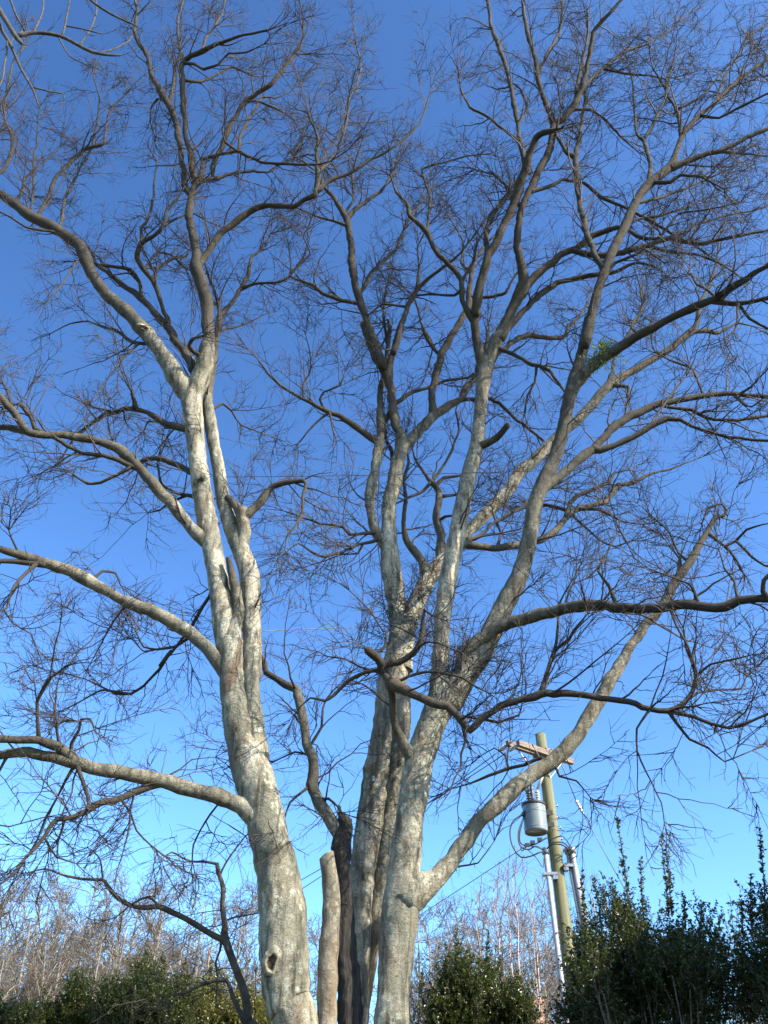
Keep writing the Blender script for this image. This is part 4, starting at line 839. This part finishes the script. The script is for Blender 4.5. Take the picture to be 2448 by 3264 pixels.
def ell(Y, x0, x1, ytop, zc=3.3, ry=0.9, tile='F'):
    """an ellipsoid centred at height zc at distance Y, spanning photo columns x0..x1 with its crown at row ytop"""
    a, _ = at(tile, x0, ytop, Y); b, _ = at(tile, x1, ytop, Y)
    return ((0.5 * (a[0] + b[0]), Y, zc), (0.5 * (b[0] - a[0]), ry, max(0.3, a[2] - zc)))
def spire(Y, pts, dy=0.0): return [at('F', x, y, Y + dy)[0] for x, y in pts]

Y = 11.6
shrub('holly_bush', 'broad dark evergreen bush with tall leafy spires standing before the utility pole',
      [ell(Y, 1192, 1310, 2000), ell(Y, 1240, 1380, 1955, ry=1.1), ell(Y, 1310, 1490, 1925, ry=1.1), ell(Y, 1400, 1550, 1968), ell(Y - 0.3, 1185, 1330, 2075, ry=1.2), ell(Y - 0.4, 1300, 1560, 2050, ry=1.2)],
      [spire(Y, [(1360, 1990), (1354, 1911), (1344, 1840), (1334, 1771)]), spire(Y, [(1390, 1980), (1386, 1917), (1384, 1852)]), spire(Y, [(1445, 1980), (1439, 1911), (1432, 1850), (1429, 1806)]), spire(Y, [(1452, 1980), (1446, 1910), (1440, 1830)]),
       spire(Y, [(1272, 2040), (1262, 1970), (1255, 1881)]), spire(Y, [(1300, 2010), (1294, 1960), (1282, 1895)]), spire(Y, [(1338, 1990), (1330, 1940), (1320, 1899)]), spire(Y, [(1310, 2000), (1306, 1960), (1305, 1925)]),
       spire(Y, [(1480, 1990), (1478, 1950), (1474, 1925)]), spire(Y, [(1512, 2020), (1514, 1985), (1516, 1950)])],
      2300, (0.046, 0.027), M_HOLLY, group='evergreen bushes', tone=(0.0, 0.7))
Y = 10.6
shrub('holly_bush', 'tallest dark evergreen bush beside the dry pale-leaved shrub, its leafy flank rising out of view',
      [ell(Y, 1600, 1720, 1935), ell(Y, 1635, 1800, 1870, ry=1.1), ell(Y - 0.2, 1560, 1700, 2040, ry=1.1), ((5.3, 10.3, 3.4), (1.0, 1.1, 2.2))],
      [spire(Y, [(1655, 2010), (1652, 1930), (1647, 1860), (1640, 1788)]), spire(Y, [(1626, 2030), (1622, 1960), (1622, 1888)]), spire(Y, [(1690, 1990), (1690, 1920), (1688, 1860), (1692, 1820)]), spire(Y, [(1606, 2030), (1603, 1975), (1600, 1945)])],
      2200, (0.046, 0.027), M_HOLLY, group='evergreen bushes', tone=(0.0, 0.7))
Y = 13.0
shrub('holly_bush', 'narrow evergreen bush with upright leafy shoots standing beside the right-hand trunk',
      [ell(Y, 955, 1012, 2050, 3.4, 0.35), ell(Y, 1002, 1035, 2095, 3.4, 0.4), ell(Y, 938, 966, 2110, 3.4, 0.3), ell(Y, 925, 1010, 2180, 3.5, 0.5)],
      [spire(Y, [(992, 2120), (988, 2050), (985, 1998)]), spire(Y, [(968, 2130), (964, 2080), (966, 2050)]), spire(Y, [(1012, 2120), (1015, 2070), (1010, 2045)]), spire(Y, [(916, 2190), (910, 2140), (912, 2100)])],
      800, (0.046, 0.026), M_HOLLY2, group='evergreen bushes', tone=(0.1, 0.9), zvis=3.0)
shrub('holly_bush', 'low evergreen bush in front of the brick chimney, thin leafy shoots on top',
      [ell(Y + .4, 1040, 1074, 2085, 3.4, 0.4), ell(Y + .4, 1072, 1115, 2120, 3.4, 0.4), ell(Y + .4, 1030, 1150, 2180, 3.5, 0.5), ell(Y + 0.3, 1110, 1150, 2170, 3.5, 0.5)],
      [spire(Y + .4, [(1060, 2130), (1052, 2060), (1055, 2008)]), spire(Y + .4, [(1085, 2140), (1080, 2080), (1074, 2045)]), spire(Y + .4, [(1040, 2130), (1036, 2080), (1038, 2050)]), spire(Y + .4, [(1120, 2170), (1124, 2130), (1122, 2110)])],
      700, (0.046, 0.026), M_HOLLY2, group='evergreen bushes', tone=(0.1, 0.9), zvis=3.0)
Y = 15.0
shrub('boxwood_bush', 'large rounded green bush between the background trees and the crooked sapling',
      [ell(Y, 225, 315, 2135, 3.9, 0.9), ell(Y, 260, 390, 2095, 3.9, 0.9), ell(Y, 335, 430, 2135, 3.9, 0.8), ell(Y - 0.4, 220, 420, 2168, 3.8, 0.8)],
      [spire(Y, [(350, 2130), (352, 2085), (350, 2058)]), spire(Y, [(395, 2140), (400, 2105), (398, 2080)]), spire(Y, [(300, 2120), (298, 2095), (301, 2078)])],
      1900, (0.046, 0.027), M_HOLLY2, group='evergreen bushes', tone=(0.05, 0.95), zvis=3.3)
shrub('boxwood_bush', 'yellow-green bush standing behind the foot of the crooked sapling',
      [ell(Y + 0.8, 420, 500, 2135, 3.9, 0.8), ell(Y + 0.8, 490, 590, 2145, 3.9, 0.8)], [spire(Y + .8, [(462, 2150), (456, 2110), (458, 2080)]), spire(Y + .8, [(520, 2150), (522, 2120), (520, 2095)])],
      1000, (0.046, 0.026), leaf_material('yellow_leaf', (0.035, 0.045, 0.010), (0.20, 0.18, 0.035)), group='evergreen bushes', tone=(0.1, 1.0), zvis=3.3)
shrub('boxwood_bush', 'small pointed dark green bush left of the large rounded bush',
      [ell(Y + 0.4, 142, 188, 2118, 3.9, 0.5), ell(Y + 0.4, 125, 205, 2185, 3.9, 0.6)], [spire(Y + .4, [(166, 2140), (164, 2110), (166, 2088)])],
      700, (0.046, 0.026), M_HOLLY2, group='evergreen bushes', tone=(0.05, 0.8), zvis=3.3)
shrub('boxwood_bush', 'low hedge-like bush reaching out of view past the small pointed bush',
      [ell(Y + 0.2, -110, 50, 2192, 3.8, 0.8), ell(Y + 0.2, 25, 135, 2186, 3.8, 0.8)], [spire(Y + .2, [(95, 2180), (92, 2150), (95, 2128)])], 900, (0.046, 0.026), M_HOLLY2, group='evergreen bushes', tone=(0.05, 0.9), zvis=3.3)

# dry shrub with pale papery leaves
dry = empty('dry_shrub', 'thin dry shrub with pale papery leaves between the two tall evergreen bushes', 'shrub')
b = Bag(); lf = Bag(); f0 = at('F', 1575, 2212, 12.8)[0]; f0[2] = -0.1
for x, y in [(1530, 1985), (1545, 1950), (1562, 1965), (1577, 1935), (1592, 1955), (1603, 1985), (1550, 2010), (1585, 2000), (1515, 2020)]:
    e = at('F', x, y, 12.8 + rng.uniform(-0.2, 0.2))[0]; m = f0 * 0.45 + e * 0.55 + np.array([rng.normal(0, 0.06), 0, 0.3])
    sp = catmull(np.array([f0 + np.append(rng.normal(0, 0.06, 2), 0), m, e]), 0.15); b.rod(sp, np.linspace(0.012, 0.003, len(sp)), 5)
    P = sp[None]; n = 9; s = rng.uniform(0.6, 1, n); B, D = spawn(P, np.zeros(n, int), s, np.radians(rng.uniform(20, 45, n)))
    PQ, RQ = grow(B, D, rng.uniform(0.15, 0.45, n), np.full(n, 0.004), np.full(n, 0.002), 4, 0.12, 0.2); b.add(*tubes_many(PQ, RQ, 3)); shoot_leaves(PQ, 22, 0.075, 0.04, lf, 0.2, 1.0)
b.build('stems', M_SHRUBWOOD, dry); lf.build('foliage', M_DRY, dry, attr='tone', smooth=False, kind='stuff')

# mistletoe clump on a high limb
mis = empty('mistletoe_clump', 'small light green mistletoe clump growing on a high right-hand limb', 'plant'); b = Bag(); lf = Bag()
for (x, y) in [(1040, 150), (1065, 140), (1090, 132), (1030, 170)]:
    c = limb_pt('P', '4', x, y); n = 16; D = rng.normal(0, 1, (n, 3)); D[:, 2] += 0.3
    PQ, RQ = grow(np.repeat(c[None], n, 0), D, rng.uniform(0.1, 0.28, n), np.full(n, 0.005), np.full(n, 0.003), 4, 0.2, 0.0); b.add(*tubes_many(PQ, RQ, 3)); shoot_leaves(PQ, 40, 0.055, 0.022, lf, 0.1, 1)
b.build('stems', M_MISTLE, mis, attr='tone'); lf.build('foliage', M_MISTLE, mis, attr='tone', smooth=False, kind='stuff')

# ------------------------------------------------------------------ utility pole with transformer
YP = 20.0
top = at('7', 376, 200, YP)[0]; low = at('7', 562, 1650, YP)[0]
ddx = (low[0] - top[0]) / (low[2] - top[2])
def pole_at(z): return np.array([top[0] + ddx * (z - top[2]), YP, z])
pole = empty('utility_pole', 'wooden utility pole with grey transformer, double crossarm and white conduits behind the bushes', 'pole')
pole.location = (0, 0, 0)
zs = np.linspace(-0.3, top[2], 26); C = np.array([pole_at(z) for z in zs]); R = np.interp(zs, [0, top[2]], [0.165, 0.118])
V, Q, T, _ = tube_one(C, R, 28, 0.03); new_obj('shaft', mesh_np('shaft', V, Q, T), M_POLE, pole)
arm_dir = norm(np.array([[0.80, 0.60, 0.0]]))[0]; arm_n = np.array([-arm_dir[1], arm_dir[0], 0])
AX = np.array([arm_dir, arm_n, [0, 0, 1.0]])
ends = {}
for sgn, dz in ((-1, -0.52), (1, -0.40)):
    c = pole_at(top[2] + dz) + arm_n * sgn * 0.165
    Bag().box(c - arm_dir * 0.08, (0.86, 0.05, 0.062), AX).build('crossarm', M_ARM, pole, smooth=False)
    for e in (-1, 1): ends[(sgn, e)] = c + arm_dir * (e * 0.82 - 0.08)
zc = top[2] - 0.46
Bag().rod([pole_at(zc) - arm_n * 0.32, pole_at(zc) + arm_n * 0.32], 0.012, 6).build('through_bolt', M_GALV, pole)
for sgn in (-1, 1):
    for e in (-1, 1):
        a = pole_at(zc - 0.62) + arm_n * sgn * 0.12; b_ = pole_at(zc) + arm_n * sgn * 0.225 + arm_dir * e * 0.55
        u = norm((b_ - a)[None])[0]; Bag().box((a + b_) / 2, (np.linalg.norm(b_ - a) / 2, 0.016, 0.005), np.array([u, np.cross([0, 0, 1.0], u) / np.linalg.norm(np.cross([0, 0, 1.0], u)), np.cross(u, np.cross([0, 0, 1.0], u) / np.linalg.norm(np.cross([0, 0, 1.0], u)))])).build('brace', M_GALV, pole, smooth=False)
Bag().box(pole_at(zc) , (0.10, 0.22, 0.045), AX).build('spacer_block', M_ARM, pole, smooth=False)
def sheds(c, axis, n, r, pitch, core):
    prof = [(0.0, -0.01), (core, -0.01)]
    for i in range(n): z = i * pitch; prof += [(core, z), (r, z + pitch * 0.18), (r, z + pitch * 0.34), (core, z + pitch * 0.62)]
    prof += [(core, n * pitch), (core * 0.6, n * pitch + 0.03), (0.0, n * pitch + 0.03)]
    return Bag().lathe(c, prof, 16, axis)
# dead-end insulators and line wires
def dead_end(p, d, n=5, r=0.05):
    o = sheds(p + d * 0.10, d, n, r, 0.05, 0.02); o.rod([p, p + d * 0.12], 0.009, 6); o.rod([p + d * (0.10 + n * 0.05), p + d * (0.22 + n * 0.05)], 0.009, 6); return o, p + d * (0.22 + n * 0.05)
far_left = np.array([-14.0, 44.0, 9.8])
def wire(a, b, sag, r, label, n=30):
    t = np.linspace(0, 1, n)[:, None]; P = a * (1 - t) + b * t - np.array([0, 0, 1]) * sag * 4 * t * (1 - t)
    return Bag().rod(P, r, 5).build('power_line', M_WIRE, None, label=label, category='wire', group='overhead wires')
for key, off, lab in (((-1, -1), 0.0, 'overhead wire from the lower crossarm end running away to the left'), ((1, -1), 1.2, 'overhead wire from the upper crossarm end running away to the left')):
    p = ends[key]; fl = far_left + np.array([off, off, 0]); d = norm((fl - p)[None])[0]; d[2] -= 0.12; d = norm(d[None])[0]
    o, q = dead_end(p, d); o.build('insulator', M_PORC, pole); wire(q, fl, 0.6, 0.011, lab)
# wire running down to the right with a strain insulator in it
s0 = ends[(1, 1)]; i0 = at('7', 625, 660, YP + 1.4)[0]; i1 = at('7', 682, 765, YP + 1.6)[0]; e0 = at('7', 930, 1215, YP + 2.6)[0]; e1 = e0 + (e0 - i1) * 3.0
e1[2] = max(e1[2], 0.0)
e1 = i1 + (e0 - i1) * ((i1[2] + 0.1) / max(0.1, (i1[2] - e0[2])))
Bag().rod([s0, i0], 0.012, 5).rod([i1, e0, e1], 0.010, 5).build('guy_wire', M_WIRE, None, label='thin guy wire sloping down to the right from the utility pole', category='wire', group='overhead wires')
gi = sheds(i0, i1 - i0, 4, 0.045, np.linalg.norm(i1 - i0) / 5, 0.028); gi.build('strain_insulator', M_PORC, pole)
# transformer
m7 = at('7', 330, 780, YP)[1]
tc_top = at('7', 330, 682, YP - 0.1)[0]; tc_bot = at('7', 345, 885, YP - 0.1)[0]
tx, tyy = 0.5 * (tc_top[0] + tc_bot[0]), YP - 0.12; z1, z0 = tc_top[2], tc_bot[2]; tr = 0.5 * 160 * m7
trf = Bag().lathe((tx, tyy, 0), [(0, z0 + 0.03), (tr * 0.93, z0 + 0.03), (tr * 0.93, z0), (tr * 0.985, z0), (tr, z0 + 0.04), (tr, z1 - 0.08), (tr * 1.0, z1 - 0.06)], 40).build('transformer', M_TANK, pole, label='grey cylindrical transformer can')
Bag().lathe((tx, tyy, 0), [(tr * 1.0, z1 - 0.07), (tr * 1.06, z1 - 0.065), (tr * 1.06, z1 - 0.02), (tr * 0.98, z1), (tr * 0.5, z1 + 0.035), (0, z1 + 0.045)], 40).build('lid', M_DARKM, trf)
Bag().lathe((tx, tyy, 0), [(tr * 1.0, z0 + 0.08), (tr * 1.02, z0 + 0.085), (tr * 1.02, z0 + 0.1), (tr, z0 + 0.105)], 40).build('band', M_TANK, trf)
for bx, by, m in ((-0.10, -0.05, M_PORCDARK), (0.12, 0.05, M_PORC)):
    sheds(np.array([tx + bx, tyy + by, z1 + 0.02]), (0, 0, 1), 5, 0.058, 0.058, 0.028).build('bushing', m, trf)
Bag().rod([(tx - 0.10, tyy - 0.05, z1 + 0.33), (tx - 0.07, tyy - 0.05, z1 + 0.5), (tx - 0.02, tyy, z1 + 0.85)], 0.010, 6, 0.1).build('lead', M_DARKM, trf)
Bag().lathe((tx - 0.02, tyy - 0.08, z1 + 0.03), [(0, 0), (0.03, 0), (0.045, 0.06), (0.03, 0.1), (0.05, 0.16), (0.03, 0.2), (0.05, 0.27), (0.025, 0.36), (0, 0.38)], 14).build('arrester', M_PORCDARK, trf)
cut = Bag().rod([(tx + 0.13, tyy + 0.05, z1 + 0.34), (tx + 0.32, tyy + 0.0, z1 + 0.75)], 0.035, 10); cut.build('fuse_cutout', M_PORC, trf)
for zz in (z0 + 0.18, z1 - 0.2):
    p = pole_at(zz); Bag().box(((p[0] - 0.1 + tx + tr) / 2, tyy + 0.04, zz), (max(0.05, (p[0] - tx - tr) / 2 + 0.08), 0.05, 0.05)).build('mount_bracket', M_DARKM, trf, smooth=False)
for i, zz in enumerate(np.linspace(z1 - 0.02, z0 - 0.35, 5)):
    p = pole_at(zz) + np.array([0.125, -0.04, 0]); Bag().rod([p - [0.1, 0, 0], p + [0.05, 0, 0]], 0.012, 6).rod([p + [0.04, 0, -0.02], p + [0.04, 0, 0.03]], 0.018, 6).build('bolt', M_GALV, pole)
# three low-voltage studs on the can's side
sts = []
for k_ in range(3):
    a = -2.35 - 0.25 * k_; p = np.array([tx + math.cos(a + 0.0) * tr, tyy + math.sin(a) * tr * 0.6, z1 - 0.22 - 0.03 * k_]); sts.append(p)
    Bag().rod([p + [0.05, 0.05, 0], p + [-0.07, -0.03, 0]], 0.024, 8).build('terminal', M_DARKM, trf)
# conduits down the pole
def conduit(x0, y0, x1, y1, dY, r):
    a = at('7', x0, y0, YP + dY)[0]; b_ = at('7', x1, y1, YP + dY)[0]; s = (b_[0] - a[0]) / (b_[2] - a[2]); f = np.array([b_[0] - s * (b_[2] + 0.2) * 1.0, YP + dY, -0.2])
    o = Bag().rod([f, b_, a], r, 16).build('conduit', M_PVC, pole)
    u = norm((a - b_)[None])[0]; Bag().lathe(a - u * 0.06, [(r, 0), (r * 1.45, 0.01), (r * 1.5, 0.1), (r * 1.3, 0.14), (0, 0.15)], 20, u).build('weatherhead', M_GALV, o); return a
h1 = conduit(412, 1015, 512, 1830, -0.18, 0.052)
h2 = conduit(566, 1015, 690, 1700, -0.05, 0.045); h3 = conduit(596, 1010, 712, 1650, -0.12, 0.058)
for (tile_pts, yy) in ((((400, 1180), (490, 1165)), -0.16), (((545, 1120), (608, 1112)), -0.10)):
    a = at('7', *tile_pts[0], YP + yy)[0]; b_ = at('7', *tile_pts[1], YP + yy)[0]
    Bag().box((a + b_) / 2, (abs(b_[0] - a[0]) / 2 + 0.02, 0.09, 0.028)).build('standoff_bracket', M_GALV, pole, smooth=False)
a = at('7', 478, 1190, YP - 0.16)[0]; Bag().box(a, (0.05, 0.08, 0.06)).build('standoff_foot', M_GALV, pole, smooth=False)
a = at('7', 552, 1128, YP - 0.1)[0]; Bag().box(a, (0.05, 0.08, 0.06)).build('standoff_foot', M_GALV, pole, smooth=False)
# looping low-voltage cables
def loop(pts, r, dY=-0.25, first=None, last=None):
    P = [at('7', x, y, YP + dY)[0] for x, y in pts]
    if first is not None: P[0] = first
    if last is not None: P[-1] = last
    Bag().rod(np.array(P), r, 7, 0.05).build('cable_loop', M_DARKM, pole)
loop([(240, 780), (190, 800), (165, 880), (185, 980), (240, 1050), (310, 1045), (370, 1020), (408, 1000)], 0.016, first=sts[0], last=h1)
loop([(245, 790), (225, 880), (235, 970), (290, 1000), (350, 975), (408, 1000)], 0.016, -0.28, first=sts[1], last=h1)
loop([(250, 800), (232, 900), (250, 965), (330, 965), (400, 930), (425, 915)], 0.014, -0.22, first=sts[2])
loop([(408, 1005), (360, 985), (290, 975), (250, 1010), (240, 985)], 0.012, -0.30, first=h1)
loop([(290, 1000), (350, 1060), (396, 1125), (400, 1060)], 0.009, -0.2)
loop([(420, 1000), (450, 965), (520, 965), (556, 985), (566, 1012)], 0.016, -0.32, first=h1, last=h2)
loop([(440, 935), (520, 905), (565, 945), (590, 1010)], 0.011, -0.3, last=h3)
loop([(435, 950), (530, 950), (575, 985), (596, 1010)], 0.014, -0.33, last=h3)
for x, y in ((285, 968), (322, 950), (372, 930)):
    c = at('7', x, y, YP - 0.25)[0]; Bag().box(c, (0.05, 0.03, 0.035)).build('connector', M_DARKM, pole, smooth=False)
wire(at('7', 285, 968, YP - 0.25)[0], np.array([-9.0, 33.0, 4.2]), 0.1, 0.008, 'low service wire from the transformer running away to the left')

# ------------------------------------------------------------------ house behind the bushes: only its brick chimney shows
YH = 40.0
ct = at('7', 356, 2042, YH)[0]; mpx = at('7', 356, 2100, YH)[1]; hw = 0.5 * 92 * mpx
house = empty('house', 'house behind the bushes showing only its corbelled orange brick chimney', 'house')
hx, hz = ct[0] + 1.0, ct[2] - 1.6
Bag().box((hx, YH + 2, (hz - 2.2) / 2), (5.0, 4.0, (hz - 2.2) / 2)).build('wall', M_WALL, house, smooth=False)
b = Bag(); e = hz - 2.25
b.add([[hx - 5.4, YH - 2.4, e], [hx + 5.4, YH - 2.4, e], [hx + 5.4, YH + 2, hz + 0.2], [hx - 5.4, YH + 2, hz + 0.2], [hx - 5.4, YH + 6.4, e], [hx + 5.4, YH + 6.4, e],
       [hx - 5.4, YH - 2.4, e - 0.15], [hx + 5.4, YH - 2.4, e - 0.15], [hx - 5.4, YH + 6.4, e - 0.15], [hx + 5.4, YH + 6.4, e - 0.15]],
      [[0, 1, 2, 3], [3, 2, 5, 4], [6, 7, 1, 0], [4, 5, 9, 8], [6, 8, 9, 7]], [[0, 3, 4], [1, 5, 2]])
rf = b.build('roof', M_ROOF, house, smooth=False)
ch = Bag().box((ct[0], YH, ct[2] - 1.6), (hw * 0.72, hw * 0.72, 1.35)).build('chimney', M_BRICK, house, smooth=False)
z = ct[2]
for k_, (f, h) in enumerate(((0.80, 0.09), (0.92, 0.09), (1.0, 0.16), (0.90, 0.08))):
    Bag().box((ct[0], YH, z - 0.43 + k_ * 0.11 + 0.0), (hw * f, hw * f, 0.05 if k_ != 2 else 0.075)).build('brick_course', M_BRICK, ch, smooth=False)
for zz in np.arange(z - 1.7, z - 0.5, 0.24): Bag().box((ct[0], YH, zz), (hw * 0.735, hw * 0.735, 0.09)).build('brick_course', M_BRICK, ch, smooth=False)
for wx in (-3, 0, 3):
    w_ = Bag().box((hx + wx, YH - 2.02, 2.0), (0.55, 0.06, 0.8)).build('window', M_WALL, house, smooth=False); Bag().box((hx + wx, YH - 2.09, 2.0), (0.47, 0.02, 0.72)).build('pane', M_GLASS, w_, smooth=False)

# unseen two-storey house added at right to shade the foot of the evergreen bushes
nb = empty('shade_house', 'two-storey pale house added out of view to shade the evergreen bushes', 'house')
HX0, HX1, HY0, HY1, HE, HR = 8.0, 16.0, 0.0, 10.0, 8.3, 10.6; xm = (HX0 + HX1) / 2
Bag().box((xm, (HY0 + HY1) / 2, HE / 2 - 0.1), ((HX1 - HX0) / 2, (HY1 - HY0) / 2, HE / 2 + 0.1)).build('wall', M_WALL, nb, smooth=False)
o_ = 0.35
Bag().add([[HX0 - o_, HY0 - o_, HE - 0.1], [HX0 - o_, HY1 + o_, HE - 0.1], [xm, HY1 + o_, HR], [xm, HY0 - o_, HR], [HX1 + o_, HY0 - o_, HE - 0.1], [HX1 + o_, HY1 + o_, HE - 0.1]],
          [[0, 3, 2, 1], [3, 4, 5, 2], [0, 1, 5, 4]], [[0, 4, 3], [1, 2, 5]]).build('roof', M_ROOF, nb, smooth=False)
for zc_ in (2.0, 5.4):
    for yc_ in (1.6, 5.0, 8.4):
        w_ = Bag().box((HX0 - 0.02, yc_, zc_), (0.06, 0.62, 0.85)).build('window', M_WALL, nb, smooth=False); Bag().box((HX0 - 0.09, yc_, zc_), (0.02, 0.53, 0.76)).build('pane', M_GLASS, w_, smooth=False)

# ------------------------------------------------------------------ bare trees of the wood behind
def far_tree_meshes(h, spread, r0, fine, n1, seed, limbs_dark=False, tw=(0.014, 0.010)):
    hh = h; zs = np.linspace(-0.3, h * 0.93, 16); wob = np.cumsum(rng.normal(0, 0.05 * h / 15, (16, 2)), 0)
    C = np.column_stack([wob, zs]); R = r0 * np.interp(zs / h, [-0.05, 0, 0.1, 0.93], [1.7, 1.3, 1.0, 0.12]); tb = Bag()
    V, Q, T, _ = tube_one(catmull(C, 0.4), np.interp(np.linspace(0, 1, len(catmull(C, 0.4))), np.linspace(0, 1, 16), R), 8); tb.add(V, Q, T)
    P = C[None]; s = rng.uniform(0.26, 1.0, n1); B, D = spawn(P, np.zeros(n1, int), s, np.radians(rng.uniform(28, 62, n1)))
    L = spread * h * (1.15 - s) * rng.uniform(0.7, 1.25, n1) + 0.6
    P1, R1 = grow(B, D, L, np.clip(r0 * 0.42 * (1.15 - s), 0.012, 1), np.full(n1, 0.012), 9, 0.20, 0.30); cb = Bag(); (cb if limbs_dark else tb).add(*tubes_many(P1, R1, 5)); lv = levels(P1, R1, np.arange(n1), fine[0], fine[1], fine[2], fine[3], *tw, 0.12, 0.1, 0.22, 4, 2)
    for P_, R_, o in lv: cb.add(*tubes_many(P_, R_, 3))
    t = mesh_np('trunk', np.vstack(tb.V), np.vstack(tb.Q), np.vstack(tb.T)); c = mesh_np('crown', np.vstack(cb.V), np.vstack(cb.Q)); return t, c
protos = [far_tree_meshes(16.5, 0.38, 0.22, (4.0, 1.1, 5.0, 0.5), 30, 0), far_tree_meshes(15, 0.34, 0.17, (4.4, 1.0, 6.0, 0.48), 30, 1), far_tree_meshes(17.5, 0.36, 0.25, (4.2, 1.15, 5.6, 0.5), 34, 2), far_tree_meshes(12, 0.34, 0.10, (4.4, 0.85, 6, 0.42), 28, 3)]
for t, c in protos: t.materials.append(M_BGBARK); c.materials.append(M_BGTWIG)
def far_tree(i, x, y, sc, label, group, name='bare_tree', mats=None):
    r = empty(name, label, 'tree', group); r.location = (x, y, 0); r.scale = (sc, sc, sc); r.rotation_euler = (0, 0, rng.uniform(0, 6.28))
    t, c = i
    new_obj('trunk', t, None, r); new_obj('crown', c, None, r, kind='stuff')
spots = []
for x, top_y, Yd in [(-60, 1930, 40), (-20, 1900, 52), (20, 1895, 46), (60, 1925, 38), (95, 1880, 50), (135, 1905, 44), (170, 1870, 54), (205, 1890, 47), (240, 1868, 52), (280, 1900, 42), (310, 1865, 55), (345, 1885, 48),
                     (380, 1875, 52), (410, 1905, 44), (445, 1890, 50), (480, 1900, 55), (515, 1915, 46), (545, 1930, 52), (-40, 1960, 36), (5, 1935, 42), (45, 1905, 56), (80, 1950, 35), (150, 1945, 37), (190, 1940, 41), (260, 1930, 40), (295, 1945, 38), (365, 1940, 40), (-80, 1910, 48), (590, 1950, 50), (640, 1965, 56), (690, 1970, 50), (120, 2000, 33), (20, 2010, 31), (230, 1990, 34), (330, 2010, 33), (440, 2010, 35),
                     (860, 1995, 52), (905, 1965, 48), (945, 1985, 55), (985, 1950, 46), (1025, 1960, 54), (1095, 1955, 50), (925, 1975, 44), (970, 1965, 50), (1010, 1985, 42), (1060, 1965, 47), (1120, 1970, 43), (1165, 1975, 45), (1210, 1960, 50), (1140, 1950, 47), (1190, 1945, 56), (1240, 1900, 45), (1290, 1885, 48), (1340, 1950, 50), (1420, 1990, 52), (1560, 1990, 55), (1640, 1970, 52)]:
    lab_ = ('bare brown-grey tree of the wood behind the low green bushes and crooked sapling' if x < 560 else 'bare grey tree of the wood seen in the gap between the left and middle trunks' if x < 800
            else 'bare grey tree of the wood between the right-hand trunk and the utility pole' if x < 1215 else 'bare tree crown showing above the tall dark evergreen bushes')
    if Yd < 36: lab_ = 'shorter bare tree in front of the wood, just behind the low green bushes'
    p = at('F', x, top_y, Yd)[0]; k_ = int(rng.integers(0, 4)); hh = (16.5, 15, 17.5, 12)[k_]
    far_tree(protos[k_], p[0], Yd, p[2] / hh, lab_, 'bare trees of the distant wood')
birch = [far_tree_meshes(11, 0.17, 0.055, (2.4, 0.7, 2.6, 0.35), 24, 4, True, (0.008, 0.006)), far_tree_meshes(11, 0.14, 0.05, (2.4, 0.6, 2.6, 0.35), 22, 5, True, (0.008, 0.006))]
for t, c in birch: t.materials.append(M_BIRCH); c.materials.append(M_BIRCHTWIG)
for x, top_y, Yd in [(1068, 1870, 25), (1088, 1850, 27), (1112, 1835, 25.5), (1150, 1850, 28), (1175, 1890, 26), (1030, 1900, 27), (925, 1985, 27), (1130, 1900, 24)]:
    p = at('F', x, top_y, Yd)[0]; far_tree(birch[int(rng.integers(0, 2))], p[0], Yd, p[2] / 11, 'young birch with a thin pinkish trunk near the utility pole', 'young birches by the pole', 'birch_tree')
